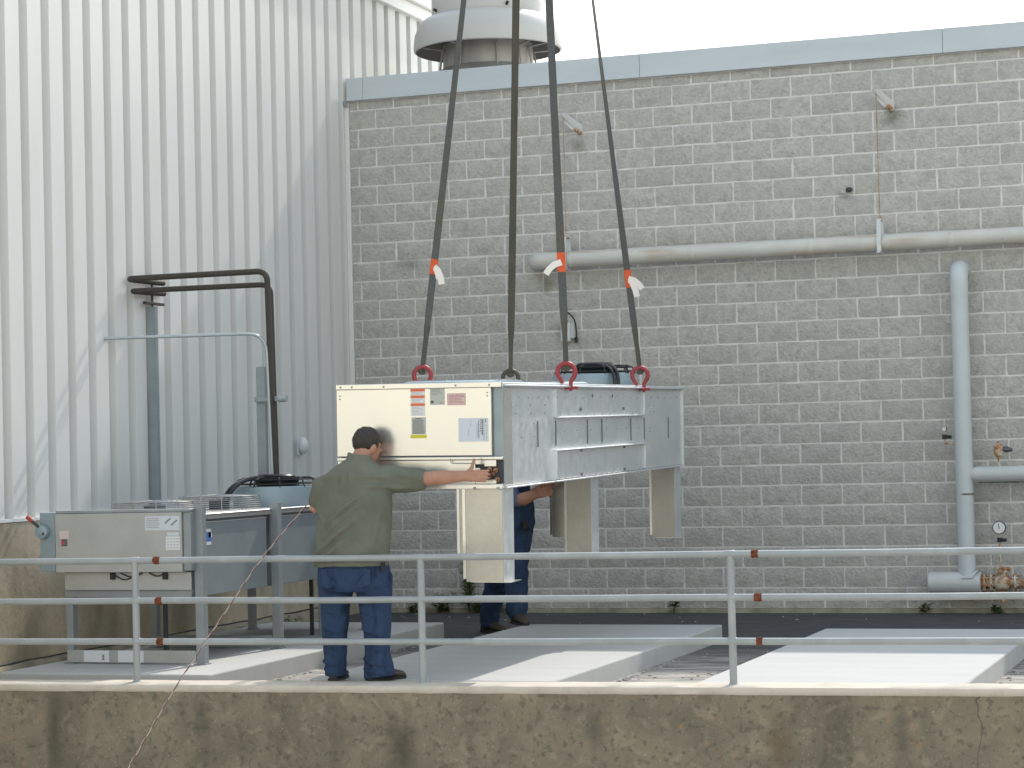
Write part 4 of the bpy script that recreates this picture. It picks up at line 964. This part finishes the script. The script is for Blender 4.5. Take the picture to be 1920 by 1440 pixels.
rd = ridges([((-6.27, 1.02), (-5.86, 1.36), .011, .020), ((-6.29, .94), (-5.88, 1.25), .010, .022), ((-6.22, 1.12), (-5.84, 1.42), .012, .018), ((-6.25, .90), (-5.95, 1.10), .009, .020),
             ((-6.05, 1.52), (-6.07, 1.36), .007, .012), ((-6.02, 1.52), (-6.0, 1.40), .006, .012), ((-5.95, 1.47), (-5.70, 1.47), .008, .014), ((-5.92, 1.41), (-5.66, 1.40), .009, .014),
             ((-6.24, 1.46), (-6.10, 1.50), .007, .014), ((-5.80, 1.30), (-5.86, .95), .009, .02), ((-6.28, 1.3), (-6.2, 1.15), .008, .02), ((-6.10, 1.2), (-5.92, 1.33), -.008, .014), ((-6.2, .98), (-5.95, 1.17), -.008, .014),
             ((-5.76, 1.50), (-5.60, 1.46), .006, .012), ((-5.74, 1.40), (-5.6, 1.39), .006, .010), ((-6.0, .9), (-5.9, 1.0), .006, .02)])
def sdisp(co, n):
    w = co+O1; k = rd(w.x, w.z)*(1 if n.y < .3 else .3)
    k += .0045*noise.noise(Vector((w.x*7, w.y*7, w.z*5))) + .0022*noise.noise(Vector((w.x*18+w.z*9, w.y*18, w.z*14)))
    return k*2.2
shirt = organic('shirt', sh, .0085, 'shirt', m1, 4, sdisp)
cl = MB(); rs = []
for (z, q, lift) in ((1.572, 1.10, 0), (1.60, 1.0, .012), (1.628, .93, .02), (1.630, .86, .02), (1.60, .92, .012)):
    rs.append([L1((-5.994+.088*q*math.cos(a), 13.988+.078*q*math.sin(a), z-.012*math.cos(a)-.014*max(0, math.sin(a)))) for a in [2*math.pi*i/28 for i in range(28)]])
cl.rings(rs, False); cl.build('collar', 'shirt', m1, True, 0, 60)
jn = MB()
jn.rings([sup(-6.045-O1.x, 13.965-O1.y, z-O1.z, hw, hd, 36, 2.5) for z, hw, hd in ((.70, .22, .125), (.74, .252, .142), (.82, .256, .147), (.93, .245, .14))])
limb(jn, [L1((-6.178, 13.97, .80)), L1((-6.190, 13.975, .66)), L1((-6.200, 13.985, .45)), L1((-6.200, 13.965, .25))], [(.118, .135), (.106, .12), (.082, .095), (.068, .083)], 22)
jn.tube([L1((-6.193, 13.965, .27)), L1((-6.195, 13.96, .125))], [(.068, .083), (.070, .093)], 22)
limb(jn, [L1((-5.912, 13.97, .80)), L1((-5.900, 13.975, .66)), L1((-5.892, 13.985, .45)), L1((-5.886, 13.965, .26))], [(.118, .135), (.106, .12), (.086, .096), (.072, .086)], 22)
jn.tube([L1((-5.886, 13.965, .28)), L1((-5.872, 13.97, .125))], [(.072, .086), (.088, .108)], 22)
jr = ridges([((-6.2, .86), (-6.07, .74), .008, .016), ((-5.9, .86), (-6.0, .74), .008, .016), ((-6.25, .60), (-6.13, .53), .006, .014), ((-5.96, .58), (-5.82, .52), .006, .014), ((-6.25, .46), (-6.13, .42), .007, .012), ((-5.97, .45), (-5.82, .40), .007, .012),
             ((-6.26, .24), (-6.14, .20), .009, .012), ((-6.25, .18), (-6.15, .15), .008, .010), ((-5.96, .25), (-5.80, .19), .009, .012), ((-5.95, .18), (-5.82, .15), .008, .010), ((-6.25, .34), (-6.14, .31), .006, .012), ((-5.95, .34), (-5.82, .30), .006, .012)])
def jdisp(co, n):
    w = co+O1
    return 2.9*jr(w.x, w.z) + .008*noise.noise(Vector((w.x*9, w.y*9, w.z*6))) + .004*noise.noise(Vector((w.x*25, w.y*25, w.z*18)))
jeans = organic('jeans', jn, .0085, 'denim', m1, 4, jdisp)
for sx in (-1, 1):
    t = MB(); cx = -6.045+sx*.115
    pts = [(-.065, .06), (.065, .06), (.06, -.045), (0, -.075), (-.06, -.045)]
    t.prism([L1((cx+a, 13.965-.152+.01*abs(a)/.06+.03*(.8-(.80+c)), .80+c)) for a, c in pts], (0, .012, 0)); t.build('back_pocket', 'denim', jeans, True, .003)
for cx, yaw in ((-6.195, 8), (-5.872, -38)):
    t = MB(); mx = Matrix.Rotation(R(yaw), 3, 'Z'); rs = []
    for y, hw, h in ((-.10, .030, .055), (-.085, .038, .085), (-.03, .043, .09), (.06, .047, .07), (.13, .048, .05), (.165, .04, .04), (.185, .02, .025)):
        rs.append([L1((cx, 13.985, GZ)) + mx @ Vector((hw*math.cos(a)*(1 if math.sin(a) > -.3 else 1.05), y, max(.012, .012+h*(.5+.5*math.sin(a))))) for a in [2*math.pi*i/16 for i in range(16)]])
    t.rings(rs); b_ = t.build('shoe', 'leather', m1, True, 0, 60)
    t = MB(); t.prism([L1((cx, 13.985, GZ)) + mx @ Vector(p) for p in ((-.036, -.105, .0015), (.036, -.105, .0015), (.05, .06, .0015), (.05, .13, .0015), (.02, .19, .0015), (-.02, .19, .0015), (-.05, .13, .0015), (-.05, .06, .0015))], (0, 0, .018)); t.build('sole', 'sole', b_, True, .004)
t = MB(); t.tube(arc(L1((-6.33, 14.055, 1.272)), .047, 0, 2*math.pi, 20, (1, 0, 0), (0, -.25, 1)), (.008), 8, False); t.build('wrist_watch', 'blackmatte', m1)
t = MB(); t.box(*(q for q in (-5.80-O1.x, -5.785-O1.x, 13.86-O1.y, 13.90-O1.y, .84-O1.z, .90-O1.z))); t.build('belt_clip', 'blackmatte', m1, True, .003)

# --- second worker, mostly behind the hanging unit
m2 = thing('person', 'worker in dark denim overalls and blue shirt half hidden behind the unit', 'person', (-6.62, 18.85, -.04))
O2 = Vector(m2.location)
def L2(p): return Vector(p)-O2
bd = MB(); hr2 = Matrix.Rotation(R(-110), 3, 'Z') @ Matrix.Rotation(R(-12), 3, 'X')
HC2 = L2((-6.60, 18.9, 1.68)); PP2 = make_head(bd, HC2, hr2, 1.0)
limb(bd, [L2((-6.64, 18.9, 1.45)), L2((-6.63, 18.9, 1.56)), L2((-6.61, 18.9, 1.64))], [.075, .065, .06])
bd.rings([sup(-6.64-O2.x, 18.9-O2.y, z-O2.z, hw, hd) for z, hw, hd in ((.8, .12, .16), (1.0, .14, .18), (1.25, .13, .18), (1.4, .11, .17), (1.5, .07, .1))])
limb(bd, [L2((-6.62, 18.68, 1.38)), L2((-6.52, 18.60, 1.180)), L2((-6.40, 18.56, 1.200)), L2((-6.285, 18.55, 1.242))], [.065, .058, (.056, .060), (.036, .042)])
hand(bd, L2((-6.29, 18.55, 1.240)), (.95, .1, .22), (0, .3, 1), (0, 1, .1), 1.22, 1.2)
limb(bd, [L2((-6.64, 19.08, 1.40)), L2((-6.58, 19.18, 1.22)), L2((-6.40, 19.16, 1.30)), L2((-6.28, 19.12, 1.36))], [.06, .048, .042, .032])
hand(bd, L2((-6.285, 19.12, 1.355)), (.9, 0, .4), (0, -.3, 1), (0, 1, 0), 1.05, 1.1)
limb(bd, [L2((-6.66, 18.95, .85)), L2((-6.86, 19.2, .48)), L2((-7.055, 19.42, .10))], [.09, .06, .045])
limb(bd, [L2((-6.58, 18.78, .85)), L2((-6.53, 18.72, .5)), L2((-6.48, 18.62, .22))], [.09, .06, .045])
organic('body', bd, .0075, 'skin', m2, 5)
hair_cap(m2, HC2, hr2, 1.0, 0)
for sx in (-1, 1):
    t = MB(); t.ell(PP2(sx*.03, .068, .010), (.0125, .0125, .0125), None, 12, 8); t.build('eye', 'dialwhite', m2)
ts = MB()
ts.rings([sup(-6.645-O2.x, 18.9-O2.y, z-O2.z, hw, hd) for z, hw, hd in ((1.05, .155, .20), (1.25, .15, .205), (1.40, .13, .20), (1.48, .09, .13), (1.52, .07, .08))])
limb(ts, [L2((-6.63, 18.74, 1.40)), L2((-6.565, 18.64, 1.28)), L2((-6.515, 18.585, 1.20)), L2((-6.475, 18.575, 1.190))], [.09, .085, .080, .074])
limb(ts, [L2((-6.64, 19.05, 1.40)), L2((-6.60, 19.15, 1.26))], [.085, .07])
organic('shirt', ts, .011, 'bluetee', m2, 4, lambda co, n: .006*noise.noise((co+O2)*11))
ov = MB()
ov.rings([sup(cx-O2.x, 18.88-O2.y, z-O2.z, hw, hd) for z, cx, hw, hd in ((.72, -6.63, .15, .18), (.84, -6.63, .175, .20), (.98, -6.62, .185, .21), (1.10, -6.615, .178, .21), (1.22, -6.62, .165, .2), (1.34, -6.625, .145, .17))])
limb(ov, [L2((-6.67, 18.96, .82)), L2((-6.77, 19.08, .62)), L2((-6.89, 19.2, .44)), L2((-7.02, 19.36, .2)), L2((-7.055, 19.41, .07))], [(.13, .14), (.12, .125), (.108, .112), (.095, .10), (.10, .105)], 20)
limb(ov, [L2((-6.58, 18.78, .82)), L2((-6.555, 18.75, .62)), L2((-6.535, 18.71, .46)), L2((-6.52, 18.66, .30)), L2((-6.51, 18.63, .215))], [(.13, .14), (.115, .122), (.104, .11), (.095, .10), (.098, .104)], 20)
organic('overalls', ov, .0095, 'denimdark', m2, 4, lambda co, n: .016*noise.noise((co+O2)*10) + .008*noise.noise(Vector(((co.x)*22, co.y*22, co.z*16))))
t = MB(); t.tube([L2((-6.455, 18.72, .985)), L2((-6.415, 18.68, .93))], .028, 10); t.build('belt_pouch', 'blackmatte', m2)
for (cx, cy, z, yaw) in ((-7.03, 19.38, -.04, -118), (-6.49, 18.60, .1, -140)):
    t = MB(); mx = Matrix.Rotation(R(yaw), 3, 'Z'); rs = []
    for y, hw, h in ((-.11, .034, .06), (-.09, .043, .12), (-.03, .048, .13), (.05, .052, .095), (.12, .054, .07), (.165, .045, .055), (.19, .022, .035)):
        rs.append([L2((cx, cy, z)) + mx @ Vector((hw*math.cos(a), y, max(.012, .012+h*(.5+.5*math.sin(a))))) for a in [2*math.pi*i/16 for i in range(16)]])
    t.rings(rs); b_ = t.build('boot', 'leather', m2, True, 0, 60)
    t = MB(); t.prism([L2((cx, cy, z)) + mx @ Vector(p) for p in ((-.042, -.115, .0015), (.042, -.115, .0015), (.056, .06, .0015), (.056, .13, .0015), (.022, .197, .0015), (-.022, .197, .0015), (-.056, .13, .0015), (-.056, .06, .0015))], (0, 0, .02)); t.build('sole', 'sole', b_, True, .004)

# tag line: braided rope from the left hand over the railing
rp_ = thing('tag_line', 'thin red and white braided rope from the man over the railing', 'rope', (-6.325, 14.235, 1.385))
Q = [Vector((-6.325, 14.235, 1.385)), Vector((-6.385, 14.12, 1.355)), Vector((-6.60, 13.716, .963)), Vector((-6.88, 12.9, .12)), Vector((-7.05, 12.3, -.55)), Vector((-7.2, 11.7, -1.38))]
def along(Q, n):
    Ls = [(b-a).length for a, b in zip(Q, Q[1:])]; T = sum(Ls); out = []
    for i in range(n+1):
        s = T*i/n; k = 0
        while k < len(Ls)-1 and s > Ls[k]: s -= Ls[k]; k += 1
        out.append(Q[k].lerp(Q[k+1], min(1, s/Ls[k])))
    return out
QS = along(fillet(Q, .25, 8), 420); o0 = rp_.location
for nm, m_, ph in (('red_strand', 'ropered', 0), ('white_strand', 'ropewhite', math.pi)):
    pts = []
    for i, p in enumerate(QS):
        a = i*.40+ph; pts.append(p-o0+Vector((math.cos(a)*.0028, math.sin(a)*.0020, math.sin(a)*.0020)))
    t = MB(); t.tube(pts, .0036, 6); t.build(nm, m_, rp_)

# ------------------------------------------------------------------ weeds at the foot of the walls
def weed(x, y, h, n, spread, label, leaf=.05, z0=-.045):
    n = int(n*1.7); spread *= 1.25; h *= 1.12
    w = thing('weed', label, 'weed', (x, y, z0), 'weeds at the foot of the walls')
    st = MB(); lf = MB(); rg = random.Random(int((x+30)*1000))
    k = max(2, n//9)
    for i in range(k):
        a = rg.uniform(0, 6.28); hh = h*rg.uniform(.7, 1); tip = Vector((math.cos(a)*spread*rg.random(), -abs(math.sin(a))*spread*.6*rg.random(), hh))
        mid = tip*.5+Vector((rg.uniform(-.02, .02), 0, 0)); st.tube([(0, 0, 0), mid, tip], [.004, .003, .0015], 5)
        for j in range(n//k):
            f = rg.uniform(.15, 1); c = (mid*(f*2) if f < .5 else mid.lerp(tip, f*2-1)); b_ = rg.uniform(0, 6.28); L = leaf*1.6*rg.uniform(.6, 1.2)*(1.15-f*.5)
            d = Vector((math.cos(b_), math.sin(b_)*.8, rg.uniform(-.1, .8))).normalized(); sd_ = d.cross(Vector((0, 0, 1))).normalized()*L*.28
            v = [c, c+d*L*.5+sd_, c+d*L-Vector((0, 0, L*.2)), c+d*L*.5-sd_]
            lf.bm.faces.new([lf.bm.verts.new(q) for q in v])
    st.build('stem', 'stem', w); lf.build('leaves', 'leaf', w, False)
yw = YW-.13
weed(-8.43, yw, .2, 90, .13, 'bushy low weed just right of the man in the olive shirt')
weed(-8.13, yw+.03, .54, 70, .09, 'tall thin weed against the block wall beside the railing post', .06)
weed(-8.02, yw, .16, 80, .14, 'low weed at the base of the tall thin weed'); weed(-7.82, yw, .17, 70, .11, 'low weed midway between tall weed and the worker')
weed(-7.64, yw, .2, 50, .07, 'small upright weed just left of worker in overalls', .06)
weed(-5.93, yw, .18, 18, .07, 'small lone weed on the bare wall footing under the hanging unit', .06)
weed(-3.42, yw, .10, 22, .05, 'tiny dark weed on the footing left of the riser pipe', .05); weed(-2.72, yw, .08, 26, .10, 'low weed on the footing below the rusty valve')
weed(-9.20, 19.6, .14, 40, .16, 'low weed in the corner behind the standing condenser', .05); weed(-9.15, 18.7, .10, 30, .16, 'flat weed by the concrete base under the standing condenser', .05)
weed(-8.75, yw, .12, 30, .10, 'dark weed between the legs of the man in the olive shirt')
